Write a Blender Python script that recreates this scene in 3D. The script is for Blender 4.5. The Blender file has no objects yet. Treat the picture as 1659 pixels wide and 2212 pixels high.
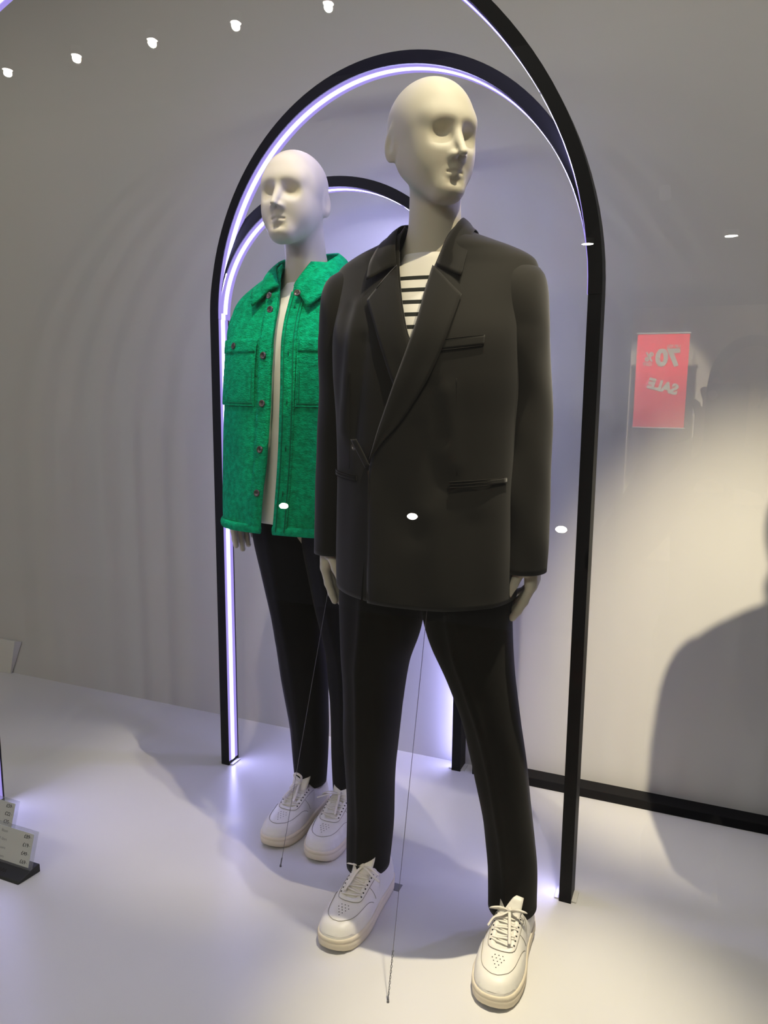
import bpy, bmesh, math
import numpy as np
from mathutils import Matrix, Vector

S = bpy.context.scene
COL = S.collection
R = math.radians
# ------------------------------------------------------------------ camera
# X right, Y away from the viewer, Z up; the raised display floor is Z = 0
cam_d = bpy.data.cameras.new('camera')
cam = bpy.data.objects.new('camera', cam_d)
COL.objects.link(cam)
cam_d.sensor_width = 36.0
cam_d.lens = 1661.0 / 2212.0 * 36.0
cam_d.clip_start = 0.02
_dn = np.array((-91., 10544., 1661.)); _dn /= np.linalg.norm(_dn)
_fw = np.array((0, 0, 1.)) - _dn[2] * _dn; _fw /= np.linalg.norm(_fw)
_rt = np.cross(_fw, -_dn)
_B = np.array([_rt, _fw, -_dn])
_m = Matrix.Identity(4)
for _i in range(3):
    _m[_i][0] = _B[_i][0]; _m[_i][1] = -_B[_i][1]; _m[_i][2] = -_B[_i][2]
_m.translation = Vector((0, 0, 1.26))
cam.matrix_world = _m
S.camera = cam
# ------------------------------------------------------------------ world, light, exposure
YAW = R(22.8)                                   # the shop window is turned this far from the view
WU = np.array((math.cos(YAW), -math.sin(YAW), 0.))   # along the back wall, to the right
WV = np.array((math.sin(YAW), math.cos(YAW), 0.))    # from the glass towards the back wall
WALL_V, GLASS_V, CEIL_Z = 2.388, 0.80, 4.05
def uv(u, v, z=0.0):
    p = u * WU + v * WV
    return Vector((p[0], p[1], z))
world = bpy.data.worlds.new('world'); S.world = world
world.use_nodes = True
world.node_tree.nodes['Background'].inputs[0].default_value = (.50, .47, .42, 1)
world.node_tree.nodes['Background'].inputs[1].default_value = 0.14
S.view_settings.view_transform = 'Standard'
S.view_settings.look = 'None'
S.view_settings.exposure = 0.0
S.view_settings.gamma = 1.0
S.view_settings.use_curve_mapping = False
S.cycles.caustics_reflective = False
S.cycles.caustics_refractive = False
S.cycles.max_bounces = 8
S.cycles.sample_clamp_indirect = 4.0
LED_PEAK = 66.0
WARM = (1.0, .87, .61)
NEUT = (1.0, .95, .84)
# display spotlights on the ceiling inside the window: (position, aim, watts, cone, softness, colour)
SPOTS = [
    (tuple(uv(-.108, 1.306, 3.92)), tuple(uv(-.27, 1.34, 0.0)), 640, 18, 1.0, WARM, .02),
    (tuple(uv(-.108, 1.290, 3.92)), tuple(uv(-.72, .72, 0.0)), 115, 60, .5, NEUT, .02),
    (tuple(uv(.57, .30, 3.12)), tuple(uv(.04, 2.388, 0.46)), 920, 22, 1.0, WARM, .02),
    (tuple(uv(-.78, .92, 3.30)), tuple(uv(-1.00, 1.80, 1.60)), 120, 17, .7, WARM, .012),
    (tuple(uv(.40, .86, 3.30)), tuple(uv(-.53, 1.47, 1.43)), 185, 21, .7, WARM, .012),
]
FILL_LIGHTS = [(uv(-2.6, 1.10, 3.98), 2.2, 5.0), (uv(.2, 1.10, 3.98), 2.2, 28.0)]      # added soft fill lights under the ceiling: centre, length, watts
# ------------------------------------------------------------------ helpers
def link(o, parent=None):
    COL.objects.link(o)
    if parent is not None: o.parent = parent
    return o
def tag(o, label=None, cat=None, group=None, kind=None):
    if label: o['label'] = label
    if cat: o['category'] = cat
    if group: o['group'] = group
    if kind: o['kind'] = kind
    return o
def empty(name, loc=(0, 0, 0), rz=0.0):
    o = bpy.data.objects.new(name, None)
    o.location = loc; o.rotation_euler = (0, 0, rz); o.empty_display_size = .05
    return link(o)
def mesh(name, verts, faces, mat, parent=None, smooth=True, solid=None, bevel=None):
    me = bpy.data.meshes.new(name)
    me.from_pydata([tuple(map(float, v)) for v in verts], [], [tuple(map(int, q)) for q in faces])
    me.update()
    if smooth: me.polygons.foreach_set('use_smooth', [True] * len(me.polygons))
    me.materials.append(mat)
    o = link(bpy.data.objects.new(name, me), parent)
    if solid:
        md = o.modifiers.new('thickness', 'SOLIDIFY'); md.thickness = solid[0]; md.offset = solid[1]
    if bevel:
        md = o.modifiers.new('edge', 'BEVEL'); md.width = bevel; md.segments = 2; md.limit_method = 'ANGLE'
    return o
class MB:
    """collects pieces of one part"""
    def __init__(s): s.v = []; s.f = []
    def add(s, v, f):
        k = len(s.v); s.v += [tuple(p) for p in v]; s.f += [tuple(i + k for i in q) for q in f]; return s
    def box(s, c, e, M=None):
        """centre, half extents"""
        v = [(c[0] + a * e[0], c[1] + b * e[1], c[2] + d * e[2]) for a in (-1, 1) for b in (-1, 1) for d in (-1, 1)]
        if M is not None: v = [tuple(M @ Vector(p)) for p in v]
        return s.add(v, [(0, 1, 3, 2), (4, 6, 7, 5), (0, 4, 5, 1), (2, 3, 7, 6), (0, 2, 6, 4), (1, 5, 7, 3)])
    def tube(s, pts, rad, n=8, flat=None, cap=True, closed=False):
        """sweep a circle (or a flat oval: flat = (half width, half thickness)) along pts"""
        v, f = tube_vf(pts, rad, n, flat, cap, closed); return s.add(v, f)
    def build(s, name, mat, parent=None, **k): return mesh(name, s.v, s.f, mat, parent, **k)
def tube_vf(pts, rad, n=8, flat=None, cap=True, closed=False, up=(0, 0, 1)):
    P = np.array(pts, float); m = len(P)
    rad = np.broadcast_to(np.asarray(rad, float), (m,))
    T = np.gradient(P, axis=0) if not closed else np.roll(P, -1, 0) - np.roll(P, 1, 0)
    T /= np.linalg.norm(T, axis=1)[:, None] + 1e-12
    N = np.zeros_like(P); a = np.array(up, float)
    if abs(T[0] @ a) > .95: a = np.array((0, 1., 0))
    a = a - (a @ T[0]) * T[0]; a /= np.linalg.norm(a)
    for i in range(m):
        a = a - (a @ T[i]) * T[i]; a /= np.linalg.norm(a) + 1e-12; N[i] = a
    Bn = np.cross(T, N)
    v = []
    for i in range(m):
        for k in range(n):
            t = 2 * math.pi * k / n
            if flat: q = P[i] + Bn[i] * math.cos(t) * flat[0] * (rad[i]) + N[i] * math.sin(t) * flat[1] * (rad[i])
            else: q = P[i] + (Bn[i] * math.cos(t) + N[i] * math.sin(t)) * rad[i]
            v.append(q)
    f = []
    for i in range(m if closed else m - 1):
        j = (i + 1) % m
        for k in range(n):
            l = (k + 1) % n
            f.append((i * n + k, i * n + l, j * n + l, j * n + k))
    if cap and not closed:
        f.append(tuple(range(n - 1, -1, -1))); f.append(tuple(range((m - 1) * n, m * n)))
    return v, f
def grid_faces(rows, cols, wrap=False):
    f = []
    for i in range(rows - 1):
        for j in range(cols if wrap else cols - 1):
            k = (j + 1) % cols
            f.append((i * cols + j, i * cols + k, (i + 1) * cols + k, (i + 1) * cols + j))
    return f
def resample(P, n):
    P = np.array(P, float)
    # smooth curve through the points (Catmull-Rom), then even spacing
    Q = []
    E = np.vstack([2 * P[0] - P[1], P, 2 * P[-1] - P[-2]])
    for i in range(1, len(E) - 2):
        for t in np.linspace(0, 1, 12, endpoint=False):
            Q.append(.5 * ((2 * E[i]) + (E[i+1] - E[i-1]) * t + (2*E[i-1] - 5*E[i] + 4*E[i+1] - E[i+2]) * t*t + (3*E[i] - E[i-1] - 3*E[i+1] + E[i+2]) * t**3))
    Q.append(P[-1]); Q = np.array(Q)
    d = np.r_[0, np.cumsum(np.linalg.norm(np.diff(Q, axis=0), axis=1))]
    s = np.linspace(0, d[-1], n)
    return np.stack([np.interp(s, d, Q[:, k]) for k in range(Q.shape[1])], 1)
# ------------------------------------------------------------------ materials
def mat(name, col, rough=.5, spec=.5, sheen=0, metal=0, bump=None, emit=None, coat=0, vary=None):
    m = bpy.data.materials.new(name); m.use_nodes = True
    nt = m.node_tree; b = nt.nodes['Principled BSDF']
    b.inputs['Base Color'].default_value = (*col, 1)
    b.inputs['Roughness'].default_value = rough
    b.inputs['Specular IOR Level'].default_value = spec
    b.inputs['Metallic'].default_value = metal
    b.inputs['Sheen Weight'].default_value = sheen
    b.inputs['Sheen Roughness'].default_value = .5
    b.inputs['Coat Weight'].default_value = coat
    if emit:
        b.inputs['Emission Color'].default_value = (*emit[0], 1); b.inputs['Emission Strength'].default_value = emit[1]
    tc = nt.nodes.new('ShaderNodeTexCoord')
    if vary:                                    # (scale, second colour, detail)
        nz = nt.nodes.new('ShaderNodeTexNoise'); nz.inputs['Scale'].default_value = vary[0]; nz.inputs['Detail'].default_value = vary[2]
        nt.links.new(tc.outputs['Object'], nz.inputs['Vector'])
        rp = nt.nodes.new('ShaderNodeValToRGB'); rp.color_ramp.elements[0].position = .35; rp.color_ramp.elements[1].position = .65
        rp.color_ramp.elements[0].color = (*col, 1); rp.color_ramp.elements[1].color = (*vary[1], 1)
        nt.links.new(nz.outputs['Fac'], rp.inputs['Fac']); nt.links.new(rp.outputs['Color'], b.inputs['Base Color'])
    if bump:                                    # list of (scale, strength, distance, stretch)
        prev = None
        for sc, st, dist, stretch in bump:
            mp = nt.nodes.new('ShaderNodeMapping'); mp.inputs['Scale'].default_value = stretch
            nt.links.new(tc.outputs['Object'], mp.inputs['Vector'])
            nz = nt.nodes.new('ShaderNodeTexNoise'); nz.inputs['Scale'].default_value = sc; nz.inputs['Detail'].default_value = 4
            nt.links.new(mp.outputs[0], nz.inputs['Vector'])
            bp = nt.nodes.new('ShaderNodeBump'); bp.inputs['Strength'].default_value = st; bp.inputs['Distance'].default_value = dist
            nt.links.new(nz.outputs['Fac'], bp.inputs['Height'])
            if prev is not None: nt.links.new(prev.outputs[0], bp.inputs['Normal'])
            prev = bp
        nt.links.new(prev.outputs[0], b.inputs['Normal'])
    return m
def emitter(name, col, st):
    m = bpy.data.materials.new(name); m.use_nodes = True; nt = m.node_tree
    nt.nodes.remove(nt.nodes['Principled BSDF'])
    e = nt.nodes.new('ShaderNodeEmission'); e.inputs[0].default_value = (*col, 1); e.inputs[1].default_value = st
    nt.links.new(e.outputs[0], nt.nodes['Material Output'].inputs[0])
    return m
ONE = (1, 1, 1)
M = {}
M['wall'] = mat('wall_paint', (.50, .495, .49), .62, .3, bump=[(26, .10, .004, (1, 1, .35)), (240, .05, .001, ONE)], vary=(1.2, (.52, .515, .505), 2))
M['floor'] = mat('floor_laminate', (.60, .595, .59), .30, .45, bump=[(3, .02, .01, ONE)], vary=(2.2, (.62, .615, .605), 3))
M['ceil'] = mat('ceiling_paint', (.45, .44, .42), .8, .2)
M['frame'] = mat('black_frame', (.0035, .0035, .0045), .5, .12, bump=[(120, .05, .001, ONE)])
def led_mat():
    """light strip: brightest along its middle, violet towards its edges (attribute 'across' runs -1..1 over the width)"""
    m = bpy.data.materials.new('led_strip'); m.use_nodes = True; nt = m.node_tree
    nt.nodes.remove(nt.nodes['Principled BSDF'])
    at = nt.nodes.new('ShaderNodeAttribute'); at.attribute_name = 'across'
    sq = nt.nodes.new('ShaderNodeMath'); sq.operation = 'MULTIPLY'; nt.links.new(at.outputs['Fac'], sq.inputs[0]); nt.links.new(at.outputs['Fac'], sq.inputs[1])
    ng = nt.nodes.new('ShaderNodeMath'); ng.operation = 'MULTIPLY'; ng.inputs[1].default_value = -1 / (2 * .135 ** 2); nt.links.new(sq.outputs[0], ng.inputs[0])
    ex = nt.nodes.new('ShaderNodeMath'); ex.operation = 'EXPONENT'; nt.links.new(ng.outputs[0], ex.inputs[0])
    st = nt.nodes.new('ShaderNodeMath'); st.operation = 'MULTIPLY'; st.inputs[1].default_value = LED_PEAK; nt.links.new(ex.outputs[0], st.inputs[0])
    e1 = nt.nodes.new('ShaderNodeEmission'); e1.inputs[0].default_value = (.478, .468, 1.0, 1); nt.links.new(st.outputs[0], e1.inputs[1])
    e2 = nt.nodes.new('ShaderNodeEmission'); e2.inputs[0].default_value = (.46, .37, 1.0, 1); e2.inputs[1].default_value = .9
    ad = nt.nodes.new('ShaderNodeAddShader'); nt.links.new(e1.outputs[0], ad.inputs[0]); nt.links.new(e2.outputs[0], ad.inputs[1])
    nt.links.new(ad.outputs[0], nt.nodes['Material Output'].inputs[0])
    return m
M['led'] = led_mat()
M['skin'] = mat('mannequin_paint', (.53, .50, .405), .58, .25, bump=[(350, .03, .0006, ONE)])
M['blazer'] = mat('blazer_wool', (.0140, .0133, .0112), .85, .06, sheen=.15, bump=[(2600, .15, .0004, ONE), (14, .10, .006, (1, 1, .4))])
M['seam'] = mat('seam_thread', (.012, .011, .010), .9, .1)  # dark thread along the blazer seams
M['trouser'] = mat('trouser_wool', (.0070, .0067, .0062), .88, .06, sheen=.06, bump=[(2400, .12, .0004, ONE), (9, .12, .008, (1, 1, .3))])
M['denim'] = mat('black_trousers', (.0035, .0035, .0055), .85, .08, sheen=.05, bump=[(2400, .12, .0004, ONE), (9, .12, .008, (1, 1, .3))])
M['green'] = mat('boiled_wool', (.001, .410, .180), .95, .05, sheen=.0, bump=[(210, .9, .0040, (1, 1, 1.5)), (60, .55, .007, (1, 1, 2.0)), (9, .12, .010, ONE)], vary=(75, (.001, .255, .110), 5))
M['greendark'] = mat('buttonhole_thread', (.004, .15, .075), .95, .1)
M['tee'] = mat('white_jersey', (.76, .74, .68), .85, .2, sheen=.1, bump=[(700, .12, .0006, ONE), (16, .25, .006, (1, 1, .25))])
M['button'] = mat('horn_button', (.045, .036, .032), .22, .6, vary=(90, (.10, .085, .075), 2))
M['leather'] = mat('white_leather', (.72, .70, .64), .42, .4, bump=[(420, .10, .0007, ONE)])
M['sole'] = mat('cream_rubber', (.70, .63, .49), .6, .3, bump=[(500, .08, .0006, ONE)])
M['lace'] = mat('cotton_lace', (.72, .69, .62), .9, .1, bump=[(1500, .3, .0005, ONE)])
M['stitch'] = mat('leather_seam', (.34, .32, .28), .7, .2)
M['eyelet'] = mat('eyelet_hole', (.02, .02, .02), .8, .2)
M['lining'] = mat('shoe_lining', (.30, .29, .27), .9, .1)
M['wire'] = mat('steel_wire', (.16, .16, .17), .4, .5, metal=.6)
M['signbase'] = mat('sign_base_plastic', (.009, .010, .010), .55, .4, bump=[(180, .15, .001, ONE)])
M['card'] = mat('price_card', (.72, .72, .66), .6, .3)
M['ink'] = mat('printed_ink', (.03, .03, .03), .8, .1)
M['inkgrey'] = mat('printed_grey', (.30, .30, .29), .8, .1)
M['white'] = mat('white_board', (.62, .61, .58), .5, .4)
M['tape'] = mat('grey_tape', (.16, .16, .17), .35, .5)
M['lamp'] = mat('lamp_housing', (.55, .54, .52), .4, .4)
M['fillglow'] = emitter('fill_diffuser', (1.0, .96, .90), 2.0)  # glowing face of the added fill lights
M['lampglow'] = emitter('lamp_lens', (1.0, .90, .70), 12.0)
def striped(name, z0, pitch, duty, zoff):
    """off-white jersey with dark horizontal stripes below z0"""
    m = mat(name, (.78, .76, .68), .85, .2, bump=[(700, .12, .0006, ONE)])
    nt = m.node_tree; b = nt.nodes['Principled BSDF']
    tc = nt.nodes.new('ShaderNodeTexCoord'); sp = nt.nodes.new('ShaderNodeSeparateXYZ')
    nt.links.new(tc.outputs['Object'], sp.inputs[0])
    def mth(op, a, bb):
        n = nt.nodes.new('ShaderNodeMath'); n.operation = op
        for i, q in enumerate((a, bb)):
            if isinstance(q, (int, float)): n.inputs[i].default_value = q
            elif q is not None: nt.links.new(q, n.inputs[i])
        return n.outputs[0]
    d = mth('SUBTRACT', z0, sp.outputs['Z'])
    fr = mth('FRACT', mth('DIVIDE', d, pitch), None)
    on = mth('MULTIPLY', mth('LESS_THAN', fr, duty), mth('GREATER_THAN', d, 0.0))
    mx = nt.nodes.new('ShaderNodeMix'); mx.data_type = 'RGBA'
    mx.inputs['A'].default_value = (.78, .76, .68, 1); mx.inputs['B'].default_value = (.022, .024, .020, 1)
    nt.links.new(on, mx.inputs['Factor']); nt.links.new(mx.outputs['Result'], b.inputs['Base Color'])
    return m
M['stripe'] = striped('striped_jersey', 1.4870, .0247, .33, 0)
def schlick(nt, f0):
    """thin-pane reflectance, the same from both sides"""
    lw_ = nt.nodes.new('ShaderNodeLayerWeight'); lw_.inputs['Blend'].default_value = .5
    pw = nt.nodes.new('ShaderNodeMath'); pw.operation = 'POWER'; pw.inputs[1].default_value = 5
    nt.links.new(lw_.outputs['Facing'], pw.inputs[0])
    ma = nt.nodes.new('ShaderNodeMath'); ma.operation = 'MULTIPLY_ADD'; ma.inputs[1].default_value = 1 - f0; ma.inputs[2].default_value = f0
    nt.links.new(pw.outputs[0], ma.inputs[0])
    return ma.outputs[0]
def glass_mat():
    m = bpy.data.materials.new('window_glass'); m.use_nodes = True; nt = m.node_tree
    nt.nodes.remove(nt.nodes['Principled BSDF'])
    tr = nt.nodes.new('ShaderNodeBsdfTransparent'); gl = nt.nodes.new('ShaderNodeBsdfGlossy'); gl.inputs['Roughness'].default_value = 0.0
    fr = schlick(nt, .04)
    mx = nt.nodes.new('ShaderNodeMixShader')
    nt.links.new(fr, mx.inputs[0]); nt.links.new(tr.outputs[0], mx.inputs[1]); nt.links.new(gl.outputs[0], mx.inputs[2])
    nt.links.new(mx.outputs[0], nt.nodes['Material Output'].inputs[0])
    return m
M['glass'] = glass_mat()
def acrylic_mat():
    m = bpy.data.materials.new('clear_acrylic'); m.use_nodes = True; nt = m.node_tree
    nt.nodes.remove(nt.nodes['Principled BSDF'])
    tr = nt.nodes.new('ShaderNodeBsdfTransparent'); tr.inputs[0].default_value = (.90, .91, .92, 1)
    gl = nt.nodes.new('ShaderNodeBsdfGlossy'); gl.inputs['Roughness'].default_value = 0.05
    df = nt.nodes.new('ShaderNodeBsdfDiffuse'); df.inputs[0].default_value = (.55, .56, .60, 1)
    m1 = nt.nodes.new('ShaderNodeMixShader'); m1.inputs[0].default_value = .12
    nt.links.new(tr.outputs[0], m1.inputs[1]); nt.links.new(df.outputs[0], m1.inputs[2])
    fr = schlick(nt, .04)
    mx = nt.nodes.new('ShaderNodeMixShader')
    nt.links.new(fr, mx.inputs[0]); nt.links.new(m1.outputs[0], mx.inputs[1]); nt.links.new(gl.outputs[0], mx.inputs[2])
    nt.links.new(mx.outputs[0], nt.nodes['Material Output'].inputs[0])
    return m
M['acrylic'] = acrylic_mat()
# ------------------------------------------------------------------ the setting
RZ = -YAW                                        # local x runs along the wall, local y into the window
def slab(name, u0, u1, v0, v1, z0, z1, m, kind='structure', bevel=None):
    b = MB().box(((u0 + u1) / 2, (v0 + v1) / 2, (z0 + z1) / 2), ((u1 - u0) / 2, (v1 - v0) / 2, (z1 - z0) / 2))
    o = b.build(name, m, None, smooth=False, bevel=bevel)
    o.rotation_euler = (0, 0, RZ)
    if kind: o['kind'] = kind
    return o
U0, U1 = -4.2, 1.75
slab('floor', U0, U1, GLASS_V - .10, WALL_V, -.10, 0, M['floor'])
slab('wall_back', U0 - .1, U1 + .1, WALL_V, WALL_V + .10, -.10, CEIL_Z + .1, M['wall'])
slab('wall_left', U0 - .1, U0, GLASS_V - .10, WALL_V, 0, CEIL_Z, M['wall'])
slab('wall_right', U1, U1 + .1, GLASS_V - .10, WALL_V, 0, CEIL_Z, M['wall'])
slab('ceiling', U0 - .1, U1 + .1, GLASS_V - .10, WALL_V, CEIL_Z, CEIL_Z + .10, M['ceil'])
g = slab('window_1', U0, U1, GLASS_V, GLASS_V + .006, 0, CEIL_Z, M['glass'])
# display spotlights
for i, (p, aim, wt, cone, soft, colr, rad_) in enumerate(SPOTS):
    t = empty('ceiling_spotlight', p)
    tag(t, ['narrow ceiling spotlight aimed at the floor before the blazer mannequin', 'wide ceiling spotlight over both mannequins', 'spotlight outside the glass aimed at the right of the back wall', 'ceiling spotlight aimed at the green jacket mannequin', 'ceiling spotlight aimed at the head of the blazer mannequin'][i], 'spotlight', 'display spotlights on the ceiling')
    d = (Vector(aim) - Vector(p)).normalized()
    q = d.to_track_quat('-Z', 'Y')
    b = MB().tube([-d * .075, -d * .01, d * .002], [.032, .034, .038], 20)
    b.build('lamp_body', M['lamp'], t)
    b = MB().tube([(0, 0, CEIL_Z - p[2]), (0, 0, .03), -d * .06], .009, 8)
    b.build('bracket', M['lamp'], t)
    b = MB().tube([d * .0022, d * .0032], [.026, .026], 20)
    b.build('lens', M['lampglow'], t)
    l = bpy.data.lights.new('spot_light', 'SPOT'); l.energy = wt; l.color = colr; l.spot_size = R(cone); l.spot_blend = soft; l.shadow_soft_size = rad_
    lo = link(bpy.data.objects.new('spot_light', l), t); lo.location = d * .02; lo.rotation_euler = q.to_euler()
for i, (c, ln, wt) in enumerate(FILL_LIGHTS):  # fixtures made up to carry the added fill light
    t = empty('fill_light', c); t.rotation_euler = (0, 0, RZ)
    tag(t, ['added diffuse fill light over the left of the window', 'added diffuse fill light over the right of the window'][i], 'fill light', 'added fill lights')
    MB().box((0, 0, .045), (ln / 2, .06, .025)).build('housing', M['lamp'], t, smooth=False)
    MB().box((0, 0, .017), (ln / 2 - .01, .05, .003)).build('diffuser', M['fillglow'], t, smooth=False)
    l = bpy.data.lights.new('area_light', 'AREA'); l.shape = 'RECTANGLE'; l.size = ln - .02; l.size_y = .10; l.energy = wt; l.color = (1.0, .965, .80)
    lo = link(bpy.data.objects.new('area_light', l), t); lo.location = (0, 0, .012); lo.rotation_euler = (R(18), 0, 0)
# ------------------------------------------------------------------ lit arches
FOOT = [(-2.05, 1.400), (-.253, 1.819), (-1.4395, 2.080), (-.708, 2.3555)]    # shared posts, zigzag in plan
SPRING = 1.475
HT, HD = .0150, .029                              # half thickness, half depth of the black bar
ACROSS = [-1, -.8, -.62, -.5, -.4, -.3, -.2, -.1, 0, .1, .2, .3, .4, .5, .62, .8, 1]
def led_strip(name, rows, parent):
    n = len(ACROSS)
    o = mesh(name, [p for r in rows for p in r], grid_faces(len(rows), n), M['led'], parent, smooth=False)
    at = o.data.attributes.new('across', 'FLOAT', 'POINT'); at.data.foreach_set('value', ACROSS * len(rows))
    return o
def arch(i, j, label, own_posts, rise, lit=True):
    (u0, v0), (u1, v1) = FOOT[i], FOOT[j]
    if u0 > u1: (u0, v0), (u1, v1) = (u1, v1), (u0, v0)
    c, r = (u0 + u1) / 2, (u1 - u0) / 2
    root = empty('lit_arch', uv(c, (v0 + v1) / 2)); root.rotation_euler = (0, 0, RZ)
    tag(root, label, 'arch', 'black arches with a light strip')
    cv = (v0 + v1) / 2; sh = (v1 - v0) / (2 * r)
    def P(du, dr, th, dv):                        # point of the curved bar; dr radial offset, dv across the depth
        x = (r + dr) * math.cos(th); z = SPRING + (r + rise + dr) * math.sin(th)
        return (x, sh * max(-r, min(r, x)) + dv, z)
    K = 72
    ths = [math.pi * k / K for k in range(K + 1)]
    prof = [(HT, -HD), (HT, HD), (-HT, HD), (-HT, HD - .002), (-HT + .004, HD - .002), (-HT + .004, -HD + .002), (-HT, -HD + .002), (-HT, -HD)]
    def sweep(pr, name, m, parent, closed=True, smooth=False, t0=0, t1=K):
        n = len(pr); v = []; f = []
        for k in range(t0, t1 + 1):
            for (a, b) in pr: v.append(P(0, a, ths[k], b))
        for k in range(t1 - t0):
            for q in range(n if closed else n - 1):
                w_ = (q + 1) % n
                f.append((k * n + q, k * n + w_, (k + 1) * n + w_, (k + 1) * n + q))
        if closed: f.append(tuple(range(n))); f.append(tuple(range((t1 - t0) * n + n - 1, (t1 - t0) * n - 1, -1)))
        return mesh(name, v, f, m, parent, smooth=smooth)
    fr = sweep(prof, 'curved_bar', M['frame'], root)
    led_strip('light_strip', [[P(0, -HT - .0022, th, (HD - .0021) * q) for q in ACROSS] for th in ths], root)
    for s in (-1, 1):
        pu, pv = s * r, sh * s * r
        ins = -s                                   # inner side
        if s in own_posts:
            b = MB()
            b.box((pu + s * .002, pv, SPRING / 2), (HT - .002, HD, SPRING / 2))
            b.box((pu + ins * (HT - .002), pv - HD + .001, SPRING / 2), (.002, .001, SPRING / 2))
            b.box((pu + ins * (HT - .002), pv + HD - .001, SPRING / 2), (.002, .001, SPRING / 2))
            b.box((pu + ins * (HT - .003), pv, .006), (.003, HD, .006))
            b.build('post', M['frame'], root, smooth=False)
            if lit: led_strip('light_strip', [[(pu + ins * (HT - .0025), pv + (HD - .0021) * q, z) for q in ACROSS] for z in (.012, SPRING * .5, SPRING)], root)
            MB().box((pu, pv, .002), (HT + .012, HD - .006, .002)).build('foot_plate', M['white'], root, smooth=False)
    return root
arch(0, 1, 'tallest black lit arch, cut off by the top of the picture', (-1,), -.03, False)
arch(1, 2, 'black lit arch standing over the blazer mannequin', (-1, 1), .012)
arch(2, 3, 'smallest black lit arch behind the green jacket mannequin', (1,), .040)
# upright lit post at the left edge
root = empty('lit_post', uv(-1.937, 1.549)); root.rotation_euler = (0, 0, RZ)
tag(root, 'upright lit post at the left edge, beside the price signs', 'post')
b = MB(); b.box((-.003, 0, SPRING / 2), (HT - .003, HD, SPRING / 2))
for sg in (-1, 1): b.box((HT - .003, sg * (HD - .002), SPRING / 2), (.003, .002, SPRING / 2))
b.build('post', M['frame'], root, smooth=False)
led_strip('light_strip', [[(HT - .0025, (HD - .0021) * q, z) for q in ACROSS] for z in (.012, SPRING * .5, SPRING)], root)
# black bar lying along the foot of the back wall
b = MB().box(((-.652 + 1.75) / 2, 2.356, .0145), ((1.75 + .652) / 2, .030, .0145))
o = b.build('floor_bar', M['frame'], None, smooth=False, bevel=.002); o.rotation_euler = (0, 0, RZ)
tag(o, 'black bar lying on the floor along the foot of the back wall', 'bar')
# white wedge-shaped stand by the wall, far left
vv = [(-3.30, 2.386, 0), (-2.800, 2.386, 0), (-2.728, 2.386, .154), (-3.30, 2.386, .154), (-3.30, 2.374, 0), (-2.798, 2.374, 0), (-2.734, 2.352, .165), (-3.30, 2.352, .165)]
o = mesh('display_stand', vv, [(0, 1, 2, 3), (7, 6, 5, 4), (0, 4, 5, 1), (1, 5, 6, 2), (2, 6, 7, 3), (3, 7, 4, 0)], M['white'], None, smooth=False, bevel=.002)
o.rotation_euler = (0, 0, RZ); tag(o, 'low white slanted stand against the back wall at far left', 'stand')

# ------------------------------------------------------------------ implicit surfaces for the mannequins
def v3(*a): return np.array(a, dtype=np.float32)
def ell(P, c, r):
    q = (P - v3(*c)); r = v3(*r)
    k0 = np.linalg.norm(q / r, axis=1); k1 = np.linalg.norm(q / (r * r), axis=1) + 1e-9
    return k0 * (k0 - 1) / k1
def cap(P, a, b, ra, rb):
    a, b = v3(*a), v3(*b); ab = b - a
    h = np.clip(((P - a) @ ab) / (ab @ ab), 0, 1)
    return np.linalg.norm(P - a - h[:, None] * ab, axis=1) - (ra + (rb - ra) * h)
def rbox(P, c, e, r):
    q = np.abs(P - v3(*c)) - v3(*e)
    return np.linalg.norm(np.maximum(q, 0), axis=1) + np.minimum(q.max(1), 0) - r
def smin(a, b, k):
    h = np.maximum(k - np.abs(a - b), 0) / k
    return np.minimum(a, b) - h * h * k * .25
def smax(a, b, k): return -smin(-a, -b, k)
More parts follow.
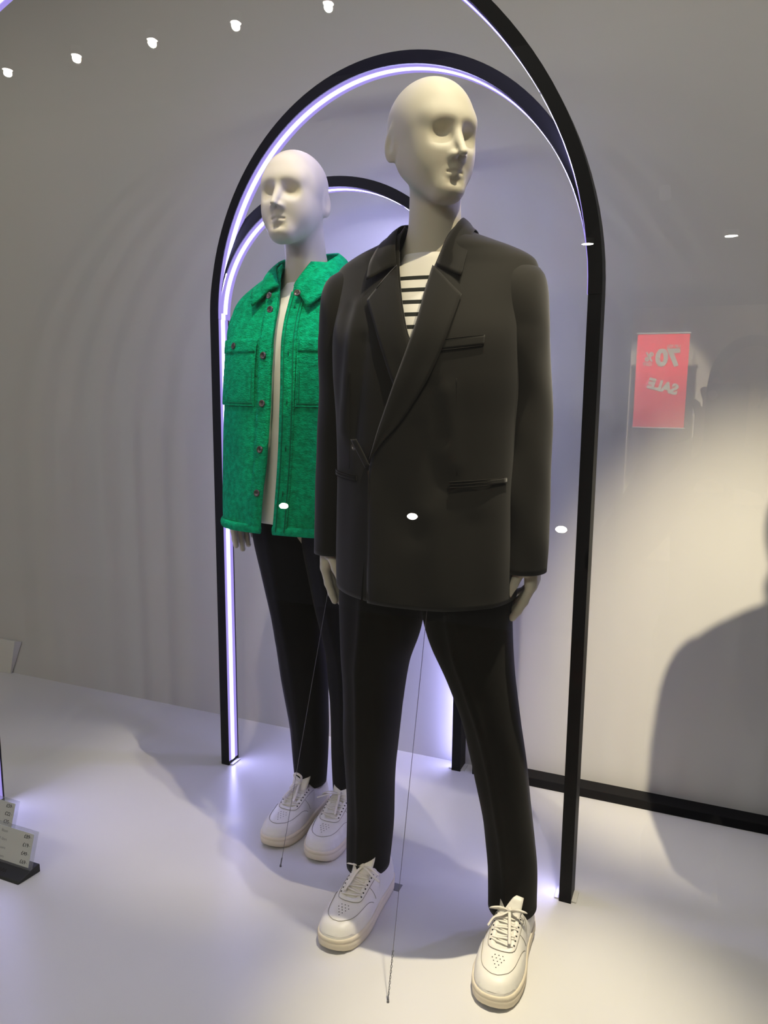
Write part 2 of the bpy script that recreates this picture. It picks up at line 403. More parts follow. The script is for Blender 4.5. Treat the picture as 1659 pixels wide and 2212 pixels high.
def nets(fn, lo, hi, h):
    """surface nets over a box, evaluating the field finely only near the surface"""
    lo = np.array(lo, float); n = np.ceil((np.array(hi) - lo) / h / 4).astype(int) * 4 + 1
    ax = [lo[k] + h * np.arange(n[k]) for k in range(3)]
    cx = [lo[k] + 4 * h * np.arange((n[k] - 1) // 4 + 1) for k in range(3)]
    G = np.stack(np.meshgrid(*cx, indexing='ij'), -1).reshape(-1, 3).astype(np.float32)
    D = fn(G).reshape([len(c) for c in cx])
    idx = [np.minimum((np.arange(n[k]) + 2) // 4, len(cx[k]) - 1) for k in range(3)]
    V = D[np.ix_(*idx)].astype(np.float32)
    m = np.abs(V) < 6.5 * h
    I = np.argwhere(m)
    V[m] = fn((lo + I * h).astype(np.float32))
    s = V < 0
    cs = [s[a:n[0]-1+a, b:n[1]-1+b, c:n[2]-1+c] for a in (0, 1) for b in (0, 1) for c in (0, 1)]
    any_ = np.logical_or.reduce(cs); all_ = np.logical_and.reduce(cs)
    cell = np.argwhere(any_ & ~all_)
    num = -np.ones(n - 1, int); num[tuple(cell.T)] = np.arange(len(cell))
    acc = np.zeros((len(cell), 3)); cnt = np.zeros(len(cell))
    off = [(a, b, c) for a in (0, 1) for b in (0, 1) for c in (0, 1)]
    for i, A in enumerate(off):
        for j, Bq in enumerate(off):
            if j > i and sum(abs(p - q) for p, q in zip(A, Bq)) == 1:
                va = V[tuple((cell + A).T)]; vb = V[tuple((cell + Bq).T)]
                cr = (va < 0) != (vb < 0)
                t = np.where(cr, va / np.where(cr, va - vb, 1), 0)
                acc += np.where(cr[:, None], np.array(A) + (np.array(Bq) - np.array(A)) * t[:, None], 0); cnt += cr
    verts = lo + (cell + acc / cnt[:, None]) * h
    faces = []
    for d in range(3):
        e = [slice(None)] * 3; e[d] = slice(0, n[d] - 1); e2 = [slice(None)] * 3; e2[d] = slice(1, n[d])
        dif = s[tuple(e)] != s[tuple(e2)]
        I = np.argwhere(dif)
        p, q = [k for k in range(3) if k != d]
        ok = (I[:, p] > 0) & (I[:, q] > 0) & (I[:, p] < n[p] - 1) & (I[:, q] < n[q] - 1); I = I[ok]
        inside = s[tuple(I.T)]
        def at(dp, dq):
            J = I.copy(); J[:, p] += dp; J[:, q] += dq; return num[tuple(J.T)]
        Q = np.stack([at(-1, -1), at(0, -1), at(0, 0), at(-1, 0)], 1)
        flip = inside if d != 1 else ~inside
        Q[~flip] = Q[~flip][:, ::-1]
        faces.append(Q[(Q >= 0).all(1)])
    return verts, np.concatenate(faces)
def head_sdf(P):
    """bald head, face towards -y, centre of the head at the origin"""
    A = v3(1, 1, 1)
    Q = P.copy(); Q[:, 0] = np.abs(Q[:, 0])            # left-right symmetric
    d = ell(Q, (0, .020, .032), (.0735, .093, .084))
    d = smin(d, ell(Q, (0, -.013, .030), (.0660, .0740, .074)), .030)
    d = smin(d, ell(Q, (0, -.022, -.004), (.0630, .0680, .086)), .040)
    d = smin(d, ell(Q, (0, -.033, -.046), (.0470, .0570, .062)), .040)
    d = smin(d, ell(Q, (0, -.067, -.100), (.0195, .0215, .0145)), .032)
    d = smin(d, cap(Q, (.043, .004, -.046), (.012, -.060, -.099), .0175, .0135), .042)
    d = smin(d, ell(Q, (.033, -.046, -.044), (.0205, .023, .030)), .036)
    d = smin(d, cap(Q, (.004, -.0795, .024), (.040, -.0670, .025), .0095, .0095), .026)  # brow
    sk = np.stack([Q[:, 0], Q[:, 1], Q[:, 2] + .12 * (Q[:, 0] - .032)], 1)
    d = smax(d, -ell(sk, (.0320, -.1040, -.0060), (.0270, .0310, .0190)), .016)        # eye socket
    nose = cap(Q, (0, -.079, .018), (0, -.1165, -.0425), .0070, .0078)
    nose = smin(nose, ell(Q, (.0098, -.0975, -.0455), (.0066, .0110, .0068)), .010)
    nose = smax(nose, -(Q[:, 2] + .0500 + .12 * (Q[:, 1] + .10)), .004)
    d = smin(d, nose, .012)
    up_ = smin(cap(Q, (0, -.0900, -.0670), (.019, -.0805, -.0705), .0060, .0036), cap(Q, (0, -.0875, -.058), (.004, -.0880, -.064), .004, .004), .010)
    d = smin(d, up_, .009)
    d = smin(d, cap(Q, (0, -.0885, -.0790), (.014, -.0815, -.0770), .0068, .0045), .008)
    d = smax(d, -cap(Q, (0, -.0985, -.0727), (.0165, -.0885, -.0733), .0018, .0008), .005)
    d = smax(d, -ell(Q, (0, -.0985, -.0895), (.018, .0100, .0045)), .012)
    e = Q - v3(.0735, .024, -.010)
    e = np.stack([e[:, 0] - .22 * e[:, 1], e[:, 1], e[:, 2] + .25 * e[:, 1]], 1)
    ear = ell(e, (0, 0, 0), (.0090, .0200, .033))
    ear = smax(ear, -ell(e, (.010, -.002, .003), (.006, .012, .021)), .006)
    d = smin(d, ear, .010)
    return d
def hand_sdf(P, curl, spread=1.0):
    """hand hanging from the wrist (origin) along -z, back of the hand towards +x, thumb towards -y"""
    q = P * v3(1.15, .92, 1)
    d = cap(q, (0, .002, .16), (0, 0, -.005), .031, .024)
    pl = rbox(P, (-.001, .001, -.052), (.003, .026, .034), .0105)
    d = smin(d, pl, .022)
    ys = (-.030, -.010, .0095, .0275); ln = (.078, .086, .079, .062); rr = (.0094, .0097, .0092, .0081); bz = (-.090, -.094, -.091, -.084)
    for y, l, r, z, cu in zip(ys, ln, rr, bz, curl):
        p = np.array((0., y, z)); a = 0; f = None
        c0 = np.array((0., y * .8, z + .035)); f = cap(P, c0, p, r * 1.1, r * 1.05)
        for k, (fr, ang) in enumerate(zip((.45, .31, .24), cu)):
            a = R(ang)
            p2 = p + l * fr * np.array((-math.sin(a), y * .9 * spread, -math.cos(a)))
            f = smin(f, cap(P, p, p2, r * (1.02 - .06 * k), r * (.97 - .07 * k)), .004)
            p = p2
        d = smin(d, f, .0045) if f is not None else d
    t = smin(cap(P, (-.004, -.020, -.018), (-.019, -.043, -.052), .0155, .0125), smin(cap(P, (-.019, -.043, -.052), (-.034, -.052, -.082), .0118, .0105), cap(P, (-.034, -.052, -.082), (-.043, -.054, -.104), .0105, .0088), .006), .008)
    d = smin(d, t, .016)
    return d
def rotz(P, a):
    c, s_ = math.cos(a), math.sin(a)
    return np.stack([c * P[:, 0] - s_ * P[:, 1], s_ * P[:, 0] + c * P[:, 1], P[:, 2]], 1).astype(np.float32)
def make_body(root, head, yaw, tilt, hands, legs):
    """one mesh: head and neck finely, trunk and limbs coarsely, hands finely"""
    hx, hy, hz = head
    def headf(P):
        q = rotz(P - v3(hx, hy, hz), -yaw)
        c, s_ = math.cos(tilt), math.sin(tilt)
        q = np.stack([q[:, 0], c * q[:, 1] - s_ * q[:, 2], s_ * q[:, 1] + c * q[:, 2]], 1).astype(np.float32)
        return head_sdf(q)
    def trunk(P):
        Q = P.copy(); Q[:, 0] = np.abs(Q[:, 0])
        d = cap(P, (0, .030, 1.475), (hx * .7, hy + .034, hz - .055), .0580, .0510)
        d = smin(d, cap(Q, (0, .034, 1.545), (.13, .020, 1.462), .028, .038), .06)
        d = smin(d, ell(Q, (0, .008, 1.30), (.165, .098, .21)), .05)
        return d
    def full(P):
        Q = P.copy(); Q[:, 0] = np.abs(Q[:, 0])
        d = trunk(P)
        d = smin(d, ell(Q, (0, .0, .97), (.140, .085, .15)), .08)
        for h in hands:
            s_ = h['side']
            w_ = h['wrist']
            d = smin(d, smin(cap(P, (s_ * .175, .015, 1.425), (s_ * .208, .026, 1.17), .046, .036), cap(P, (s_ * .208, .026, 1.17), (w_[0], w_[1], w_[2] + .03), .036, .026), .03), .04)
        for lg in legs:
            for p, q in zip(lg[:-1], lg[1:]): d = smin(d, cap(P, p[:3], q[:3], p[3], q[3]), .04)
        return d
    V, F = [], []
    def put(v, f): F.append(f + sum(len(x) for x in V)); V.append(v)
    put(*nets(lambda P: smin(headf(P), trunk(P), .022), (hx - .145, hy - .15, 1.455), (hx + .145, hy + .15, hz + .135), .0024))
    put(*nets(full, (-.31, -.16, .06), (.31, .17, 1.475), .010))
    for h in hands:
        w_ = h['wrist']; s_ = h['side']; ry = h.get('roll', 0.0)
        def hf(P):
            q = rotz(P - v3(*w_), -ry)
            q = q * v3(s_, 1, 1)
            return hand_sdf(q.astype(np.float32), h['curl'])
        put(*nets(hf, (w_[0] - .125, w_[1] - .10, w_[2] - .20), (w_[0] + .125, w_[1] + .09, w_[2] + .055), .0022))
    return mesh('body', np.concatenate(V), np.concatenate(F), M['skin'], root)

# garment tables: z, half width, front depth, back depth, centre y, exponent
BLZ = np.array([
 (0.815,.200,.130,.135,.000,2.5),(0.90,.200,.131,.135,.000,2.5),(1.00,.198,.131,.130,.000,2.5),(1.10,.197,.131,.125,.000,2.5),
 (1.20,.200,.134,.125,.000,2.5),(1.30,.208,.138,.128,.002,2.5),(1.38,.210,.132,.125,.004,2.5),(1.43,.212,.118,.115,.008,2.3),
 (1.465,.217,.103,.103,.011,2.2),(1.490,.220,.091,.095,.013,2.1),(1.508,.217,.083,.088,.015,2.05),(1.522,.208,.079,.084,.016,2.0),(1.534,.190,.076,.081,.017,2.0),(1.547,.162,.074,.079,.018,2.1),
 (1.562,.124,.071,.077,.020,2.0),(1.580,.082,.067,.074,.024,2.0),(1.60,.066,.064,.070,.026,2.0)])
GRN = np.array([
 (0.885,.232,.158,.152,.000,2.7),(0.95,.231,.158,.150,.000,2.7),(1.05,.228,.156,.148,.000,2.7),(1.15,.224,.154,.145,.000,2.7),
 (1.25,.220,.151,.140,.000,2.6),(1.33,.218,.145,.135,.002,2.5),(1.39,.217,.133,.125,.004,2.5),(1.43,.219,.118,.115,.008,2.4),
 (1.46,.217,.104,.104,.011,2.4),(1.485,.208,.094,.097,.013,2.4),(1.505,.194,.086,.091,.015,2.3),(1.525,.170,.080,.086,.018,2.2),(1.545,.140,.075,.082,.020,2.1),
 (1.565,.105,.070,.077,.023,2.0),(1.59,.074,.066,.072,.026,2.0)])
TEE = np.array([
 (0.90,.165,.115,.110,.000,2.4),(1.00,.162,.114,.108,.000,2.4),(1.10,.160,.113,.106,.000,2.4),(1.20,.164,.115,.106,.002,2.4),
 (1.30,.174,.118,.110,.004,2.4),(1.38,.182,.110,.106,.006,2.4),(1.43,.180,.098,.098,.010,2.3),(1.46,.165,.088,.090,.014,2.2),
 (1.485,.130,.0785,.084,.018,2.1),(1.505,.095,.0730,.080,.020,2.0),(1.520,.072,.0690,.076,.024,2.0),(1.535,.066,.0650,.072,.027,2.0)])
def prow(T, z):
    """smooth row lookup"""
    z = np.asarray(z, float)
    k = T[:, 0]
    out = []
    m = np.gradient(T[:, 1:], k, axis=0)
    i = np.clip(np.searchsorted(k, z) - 1, 0, len(k) - 2)
    h = k[i + 1] - k[i]
    t = np.clip((z - k[i]) / h, 0, 1)
    t2, t3 = t * t, t * t * t
    A, Bq = T[i, 1:], T[i + 1, 1:]
    t, t2, t3, h = t[..., None], t2[..., None], t3[..., None], h[..., None]
    return (2*t3-3*t2+1)*A + (t3-2*t2+t)*h*m[i] + (-2*t3+3*t2)*Bq + (t3-t2)*h*m[i+1]
def front(T, x, z):
    """y of the front of the garment at (x, z)"""
    r = prow(T, z)
    a, bf, yc, n = r[..., 0], r[..., 1], r[..., 3], r[..., 4]
    q = np.clip(np.abs(np.asarray(x) / a), 0, .9995)
    return yc - bf * (1 - q**n) ** (1 / n)

# ------------------------------------------------------------------ garments
def th_of(T, x, z):
    r = prow(T, z)
    c = np.clip(np.abs(x) / r[..., 0], 0, 1) ** (r[..., 4] / 2) * np.sign(x)
    return np.arccos(np.clip(c, -1, 1))
def ring_pt(T, z, th):
    r = prow(T, z); a, bf, bb, yc, n = [r[..., k] for k in range(5)]
    c, s_ = np.cos(th), np.sin(th)
    x = a * np.sign(c) * np.abs(c) ** (2 / n)
    y = np.where(s_ >= 0, yc - bf * np.abs(s_) ** (2 / n), yc + bb * np.abs(s_) ** (2 / n))
    nx, ny = x / (a * a), (y - yc) / (np.where(s_ >= 0, bf, bb) ** 2)
    l = np.sqrt(nx * nx + ny * ny) + 1e-9
    return x, y, nx / l, ny / l
def crease_val(x, z, front_w, creases):
    d = np.zeros_like(x)
    for (x0, z0, x1, z1, wd, am) in creases:
        ax, az = x1 - x0, z1 - z0; L2 = ax * ax + az * az
        t = ((x - x0) * ax + (z - z0) * az) / L2
        tc = np.clip(t, 0, 1)
        dist2 = (x - x0 - tc * ax) ** 2 + (z - z0 - tc * az) ** 2
        d = d + am * np.exp(-dist2 / (2 * wd * wd)) * np.where(front_w > 0, 1, 0)
    return d
def shell(name, T, zs, cols, xR, xL, m, parent, creases=(), lap=.004, thick=.003, sway=0.0, hem=None):
    """garment trunk open (or overlapping) at the front; xR, xL give the two front edges by height"""
    rows = len(zs); Z = np.repeat(np.array(zs)[:, None], cols, 1)
    tR = th_of(T, xR(np.array(zs)), np.array(zs)); tL = th_of(T, xL(np.array(zs)), np.array(zs)) - 2 * math.pi
    k = np.linspace(0, 1, cols)
    TH = tR[:, None] + (tL - tR)[:, None] * k[None]
    x, y, nx, ny = ring_pt(T, Z, TH)
    off = lap * (1 - 2 * k)[None] * np.ones_like(Z)
    off = off + crease_val(x, Z, -ny, creases)
    if sway: off = off + sway * np.sin(TH * 5 + Z * 6) * np.clip((1.25 - Z) / .4, 0, 1) * .6 + sway * .5 * np.sin(TH * 11 + Z * 9) * np.clip((1.3 - Z) / .5, 0, 1)
    if hem is not None: Z = Z + hem(x, y, Z)
    V = np.stack([x + nx * off, y + ny * off, Z], -1).reshape(-1, 3)
    return mesh(name, V, grid_faces(rows, cols), m, parent, solid=(thick, -1))
def closed_shell(name, T, zs, cols, m, parent, creases=(), sway=0.0, extra=None):
    rows = len(zs); Z = np.repeat(np.array(zs)[:, None], cols, 1)
    TH = np.repeat(np.linspace(0, 2 * math.pi, cols, endpoint=False)[None], rows, 0)
    x, y, nx, ny = ring_pt(T, Z, TH)
    off = crease_val(x, Z, -ny, creases)
    if sway: off = off + sway * np.sin(TH * 6 + Z * 5) * np.clip((1.35 - Z) / .5, 0, 1)
    return mesh(name, np.stack([x + nx * off, y + ny * off, Z], -1).reshape(-1, 3), grid_faces(rows, cols, True), m, parent, solid=(.0015, -1))
def strip(name, T, A, Bp, n, k, off, m, parent, thick=.0025, roll=0.0, label=None):
    """cloth panel between two edges; 2D edge points are (x, z) on the front of the garment"""
    A, Bp = np.array(A, float), np.array(Bp, float)
    def to3(P):
        P = resample(P, n)
        return P if P.shape[1] == 3 else np.stack([P[:, 0], front(T, P[:, 0], P[:, 1]), P[:, 1]], 1)
    three = A.shape[1] == 3
    a2, b2 = resample(A, n), resample(Bp, n)
    V = []
    for i in range(n):
        for j in range(k):
            s_ = j / (k - 1); p = a2[i] * (1 - s_) + b2[i] * s_
            o_ = off if not callable(off) else off(i / (n - 1), s_)
            o_ += roll * math.sin(min(1, s_ * 1.6) * math.pi)
            if three:
                c = np.array((p[0], p[1] - .02, 0)); c /= np.linalg.norm(c) + 1e-9
                V.append(p + c * o_ + np.array((0, 0, .3 * o_)))
            else:
                y = float(front(T, p[0], p[1])); e = .002
                gx = (float(front(T, p[0] + e, p[1])) - y) / e; gz = (float(front(T, p[0], p[1] + e)) - y) / e
                nn = np.array((gx, -1, gz)); nn /= np.linalg.norm(nn)
                V.append(np.array((p[0], y, p[1])) + nn * o_)
    o = mesh(name, V, grid_faces(n, k), m, parent, solid=(thick, 0))
    if label: o['label'] = label
    return o
def line_on(name, T, P, off, rad, m, parent, n=24, flat=None):
    P = resample(np.array(P, float), n)
    Q = [(p[0], float(front(T, p[0], p[1])) - off, p[1]) for p in P]
    return MB().tube(Q, rad, 6, flat=flat).build(name, m, parent)
def loft_z(rows, cols, wav=None, pw=None):
    """rings stacked in z: (z, cx, cy, rx, ry[, n])"""
    rows = np.array(rows, float)
    zs = np.linspace(rows[0, 0], rows[-1, 0], 60)
    m_ = [np.interp(zs, rows[:, 0], rows[:, k]) for k in range(1, rows.shape[1])]
    for q in m_:                                     # soften the knots
        for _ in range(3): q[1:-1] = (q[:-2] + 2 * q[1:-1] + q[2:]) / 4
    V = []
    for i, z in enumerate(zs):
        n = m_[4][i] if len(m_) > 4 else 2.0
        for k in range(cols):
            t = 2 * math.pi * k / cols; c, s_ = math.cos(t), math.sin(t)
            w_ = 1 + (wav(t, z) if wav else 0)
            V.append((m_[0][i] + m_[2][i] * w_ * math.copysign(abs(c) ** (2 / n), c), m_[1][i] - m_[3][i] * w_ * math.copysign(abs(s_) ** (2 / n), s_), z))
    return V, grid_faces(len(zs), cols, True)
def sleeve_rows(s, rows): return [(z, s * cx, cy, rx, ry) for (z, cx, cy, rx, ry) in rows]
def trousers(root, legs, m, crease, name='trousers', hemcurve=None):
    b = MB()
    for rows in legs:
        def wav(t, z):
            d = crease * math.exp(-((t - math.pi / 2) / .13) ** 2) + crease * .7 * math.exp(-((t - 3 * math.pi / 2) / .2) ** 2)
            return d + .012 * math.sin(3 * t + 14 * z) + .014 * math.sin(2 * t - 23 * z) * (1 if z < .55 else .3)
        v, f = loft_z(rows, 48, wav)
        if hemcurve:
            z0 = rows[0][0]
            v = [(x, y, z + hemcurve(x - rows[0][1], y - rows[0][2]) * max(0, 1 - (z - z0) / .10)) for (x, y, z) in v]
        b.add(v, f)
    return b.build(name, m, root, solid=(.002, -1))
def button(root, p, r, nrm=(0, -1, 0), mat_=None):
    nv = Vector(nrm).normalized(); q = nv.to_track_quat('Z', 'Y'); b = MB()
    pr = [(0, .0012), (r * .45, .0012), (r * .62, .0022), (r * .85, .0034), (r, .0024), (r, .0004), (r * .8, 0)]
    V = [q @ Vector((a * math.cos(t), a * math.sin(t), h)) + Vector(p) for (a, h) in pr for t in [2 * math.pi * k / 20 for k in range(20)]]
    b.add(V, grid_faces(len(pr), 20, True))
    o = b.build('button', mat_ or M['button'], root)
    h = MB()
    for sx, sy in ((-1, -1), (1, -1), (-1, 1), (1, 1)):
        c = q @ Vector((sx * r * .2, sy * r * .2, .0013)) + Vector(p)
        h.tube([c, c + nv * .0004], r * .1, 6)
    h.build('thread_hole', M['eyelet'], o)
    return o
# ------------------------------------------------------------------ trainers
SH_S = np.array((0, .012, .04, .09, .16, .25, .35, .47, .60, .74, .86, .94, .98, 1.0))
SH_W = np.array((0, .018, .031, .0415, .0485, .0525, .0520, .0470, .0425, .0410, .0395, .0320, .0200, 0)) 
SH_C = np.array((.004, .004, .004, .003, .002, .001, 0, -.001, -.002, -.002, -.001, 0, 0, 0))
SH_HS = np.array((0, .012, .05, .12, .22, .30, .38, .46, .54, .60, .66, .74, .84, .93, 1.0))
SH_H = np.array((.028, .043, .056, .064, .070, .076, .087, .099, .109, .113, .108, .095, .090, .099, .102))
SL = .305
def sh_y(s): return -SL / 2 + SL * s
def sh_w(s): return np.interp(s, SH_S, SH_W)
def sh_top(s): return np.interp(s, SH_HS, SH_H)
def sh_z(xr, s):
    """height of the upper at relative width xr (-1..1)"""
    p = 2.7 - .5 * np.clip((s - .3) / .3, 0, 1)
    h = sh_top(s); z = .026 + (h - .026) * np.clip(1 - np.abs(xr) ** p, 0, 1) ** (1 / p)
    e = ((s - .785) / .175) ** 2 + (xr / .70) ** 2
    z = z - (z - .055) * np.clip((1.05 - e) / .22, 0, 1)
    th = np.clip((.020 / np.maximum(sh_w(s), .01) - np.abs(xr)) / .10, 0, 1) * np.clip((s - .30) / .03, 0, 1) * np.clip((.60 - s) / .03, 0, 1)
    return z - .0045 * th
def sh_pt(x, s, off=0.0, side=1):
    w_ = max(float(sh_w(s)), 1e-4); xr = max(-1, min(1, x / w_))
    z = float(sh_z(xr, s)); e = .01
    nx = -(float(sh_z(min(1, xr + e), s)) - float(sh_z(max(-1, xr - e), s))) / (2 * e * w_)
    nn = np.array((nx, -.15, 1.0)); nn /= np.linalg.norm(nn)
    return np.array((side * (x + float(np.interp(s, SH_S, SH_C))), sh_y(s), z)) + nn * np.array((side, 1, 1)) * off
def sh_strip(name, A, Bp, n, k, off, m, parent, side, thick=.0016, subpart=True):
    a, b = resample(A, n), resample(Bp, n); V = []
    for i in range(n):
        for j in range(k):
            t = j / (k - 1); p = a[i] * (1 - t) + b[i] * t
            o_ = off * (1 if 0 < j < k - 1 else .35)
            V.append(sh_pt(p[0], p[1], o_, side))
    f = grid_faces(n, k)
    if side < 0: f = [q[::-1] for q in f]
    return mesh(name, V, f, m, parent)
def make_trainer(root, side, loc, rz, bow=0):
    t = bpy.data.objects.new('trainer', None); link(t, root); t.location = loc; t.rotation_euler = (0, 0, rz); t.empty_display_size = .03
    # sole
    ss = np.r_[0, .004, .012, .025, .04, .065, .09, np.linspace(.125, .86, 22), .90, .94, .965, .985, .996, 1.0]
    out = []
    for s_ in ss: out.append((float(sh_w(s_)), s_))
    loop = [(w_ , s_) for w_, s_ in out] + [(-w_, s_) for w_, s_ in out[-2:0:-1]]
    prof = [(.0, .90), (.002, 1.03), (.010, 1.075), (.021, 1.085), (.0225, 1.06), (.0245, 1.085), (.031, 1.075), (.0335, 1.02), (.0335, .80)]
    V = []
    for z, k in prof:
        for w_, s_ in loop:
            lift = .010 * max(0, (.16 - s_) / .16) ** 2 * (1 - z / .05)
            cx = float(np.interp(s_, SH_S, SH_C)); y = sh_y(s_) 
            V.append((side * (w_ * k + cx), y + (k - 1) * .03 * (1 if s_ > .5 else -1) * (4 * (s_ - .5) ** 2), z + lift))
    f = grid_faces(len(prof), len(loop), True)
    n = len(loop); f.append(tuple(range(n))); f.append(tuple(range((len(prof) - 1) * n + n - 1, (len(prof) - 1) * n - 1, -1)))
    if side < 0: f = [q[::-1] for q in f]
    mesh('sole', V, [q[::-1] for q in f], M['sole'], t)
    # upper
    S_ = np.r_[.002, .008, .018, .03, .05, .08, np.linspace(.11, .96, 58), .975, .99, .998]; xs = np.sin(np.linspace(-math.pi / 2, math.pi / 2, 45))
    V = []
    for s_ in S_:
        w_ = float(sh_w(s_)); cx = float(np.interp(s_, SH_S, SH_C))
        for xr in xs: V.append((side * (w_ * xr * (1.0) + cx), sh_y(s_), float(sh_z(xr, s_))))
    f = grid_faces(len(S_), len(xs))
    if side > 0: f = [q[::-1] for q in f]
    up = mesh('upper', V, f, M['leather'], t)
    # mudguard round the toe, quarter overlays, eyestay
    guard_in = [(-.046, .42), (-.041, .33), (-.036, .22), (-.027, .145), (-.012, .105), (0, .098), (.012, .105), (.027, .145), (.036, .22), (.041, .33), (.046, .42)]
    guard_out = [(-.0475, .44), (-.0515, .35), (-.0515, .24), (-.046, .135), (-.028, .040), (0, .010), (.028, .040), (.046, .135), (.0515, .24), (.0515, .35), (.0475, .44)]
    def seam(P, off=.0014, rad=.0007, n=50):
        Q_ = [sh_pt(p[0], p[1], off, side) for p in resample(np.array(P, float), n)]
        MB().tube(Q_, rad, 6).build('seam', M['stitch'], up)
    seam(guard_in)
    sh_strip('toe_guard', guard_in, guard_out, 60, 5, .0016, M['leather'], up, side)
    eo = [(-.030, .62), (-.031, .50), (-.031, .38), (-.028, .315), (-.016, .285), (0, .280), (.016, .285), (.028, .315), (.031, .38), (.031, .50), (.030, .62)]
    ei = [(-.017, .61), (-.0165, .50), (-.016, .40), (-.014, .345), (-.008, .325), (0, .322), (.008, .325), (.014, .345), (.016, .40), (.0165, .50), (.017, .61)]
    sh_strip('eyestay', ei, eo, 50, 5, .0022, M['leather'], up, side)
    seam(eo, .0016)
    for sd in (-1, 1):
        seam([(sd * .031, .45), (sd * .038, .46), (sd * .0445, .475)], .0008, .0006, 14)
        sh_strip('heel_overlay', [(sd * .030, .64), (sd * .034, .74), (sd * .034, .86), (sd * .028, .95)], [(sd * .0425, .56), (sd * .0412, .74), (sd * .0393, .87), (sd * .031, .95)], 16, 4, .0014, M['leather'], up, side * 1 if sd > 0 else side)
    # tongue
    V = []; nn = 16
    for i in range(nn):
        a = i / (nn - 1); s_ = .33 + .26 * a; 
        for j in range(9):
            q = j / 4 - 1
            x = q * (.015 + .011 * a); z = float(sh_top(s_)) - .0085 - .003 * q * q + .007 * max(0, (a - .6) / .4) + (.030 * max(0, (a - .72) / .28) ** 1.3)
            V.append((side * x, sh_y(s_) + .010 * max(0, (a - .72) / .28), z))
    mesh('tongue', V, grid_faces(nn, 9), M['leather'], t, solid=(.005, -1))
    # lining pad and sock
    b = MB(); P = []
    for k in range(28):
        a = 2 * math.pi * k / 28; s_ = .785 + .165 * math.cos(a); xr = .66 * math.sin(a)
        w_ = float(sh_w(s_)); P.append((side * (w_ * xr), sh_y(s_), max(.088, float(sh_top(s_)) - .010)))
    b.tube(P, .0062, 8, closed=True); b.build('collar_pad', M['leather'], t)
    v, f = loft_z([(.055, 0, .085, .026, .040), (.10, 0, .085, .027, .038), (.14, 0, .085, .028, .036)], 20)
    mesh('sock', v, f, M['tee'], t)
    # laces: seven crossings, then the bow
    lc = MB(); hl = MB()
    for k in range(7):
        s_ = .345 + .034 * k
        for sg in (1,):
            P = []
            for q in np.linspace(-1, 1, 9):
                x = q * .0235; sl = s_ + .010 * q * (1 if k % 2 else -1)
                p = sh_pt(x, sl, .0030, side); p[2] = max(p[2], float(sh_top(sl)) - .0045 - .004 * abs(q) ** 3 + .0010)
                P.append(p)
            v, f = tube_vf(P, 1.0, 8, flat=(.0034, .0011)); lc.add(v, f)
        if k < 6:
            P = []
            for q in np.linspace(-1, 1, 7):
                x = q * .019 * (1 if k % 2 else -1); sl = s_ + .017 + .014 * q
                p = sh_pt(x, sl, .0012, side); p[2] = float(sh_top(sl)) - .0030
                P.append(p)
            v, f = tube_vf(P, 1.0, 8, flat=(.0030, .0009)); lc.add(v, f)
        for sd in (-1, 1):
            p = sh_pt(sd * .0255, s_, .0018, side); d = np.array((sd * side * .35, 0, 1)) * .0012
            hl.tube([p - d, p + d], .0019, 8)
    lc.build('laces', M['lace'], t); tag(hl.build('eyelets', M['eyelet'], up), kind='stuff')
    k0 = np.array((0, sh_y(.545), float(sh_top(.545)) + .007))
    bw = MB()
    bw.tube([k0 + (-.004, 0, 0), k0 + (.004, .001, .001)], .006, 8)
    curves = {
     0: [[(0, 0, 0), (.018, -.008, .012), (.034, -.006, .010), (.036, .006, 0), (.018, .006, -.002), (0, 0, 0)],
         [(0, 0, 0), (-.018, -.010, .010), (-.036, -.012, .006), (-.042, -.002, -.004), (-.02, .002, -.004), (0, 0, 0)],
         [(0, 0, 0), (.006, -.022, -.004), (.012, -.046, -.016), (.018, -.070, -.028)],
         [(0, 0, 0), (-.012, -.014, -.004), (-.030, -.020, -.012), (-.040, -.034, -.026)]],
     1: [[(0, 0, 0), (-.010, -.010, .016), (-.012, -.014, .030), (.002, -.014, .036), (.014, -.012, .028), (.010, -.006, .012), (0, 0, 0)],
         [(0, 0, 0), (.014, -.010, -.002), (.022, -.020, -.010), (.018, -.006, -.002), (0, 0, 0)],
         [(0, 0, 0), (-.006, -.024, -.006), (-.010, -.046, -.018), (-.010, -.060, -.024)],
         [(0, 0, 0), (.012, -.022, -.006), (.020, -.042, -.016), (.024, -.058, -.024)]],
     2: [[(0, 0, 0), (-.024, -.010, .008), (-.044, -.014, .000), (-.046, -.006, -.006), (-.022, .000, -.004), (0, 0, 0)],
         [(0, 0, 0), (-.020, -.014, .004), (-.040, -.024, -.002), (-.058, -.026, -.010)],
         [(0, 0, 0), (.006, -.020, -.004), (.010, -.042, -.014), (.016, -.066, -.026)],
         [(0, 0, 0), (.020, -.008, .004), (.036, -.004, .000), (.040, .004, -.006), (.018, .004, -.004), (0, 0, 0)]]}[bow]
    for c in curves:
        P = resample(np.array(c) * np.array((side, 1, 1)), 26) + k0
        v, f = tube_vf(P, 1.0, 8, flat=(.0034, .0010)); bw.add(v, f)
    bw.build('bow', M['lace'], t)
    # punched holes on the toe
    hp = MB()
    for r_, row in enumerate((3, 4, 3, 2, 1)):
        for c in range(row):
            x = (c - (row - 1) / 2) * .0085; s_ = .245 - .024 * r_
            p = sh_pt(x, s_, .0003, side); hp.tube([p, p + (0, 0, .0005)], .0012, 6)
    tag(hp.build('punched_holes', M['eyelet'], up), kind='stuff')
    return t

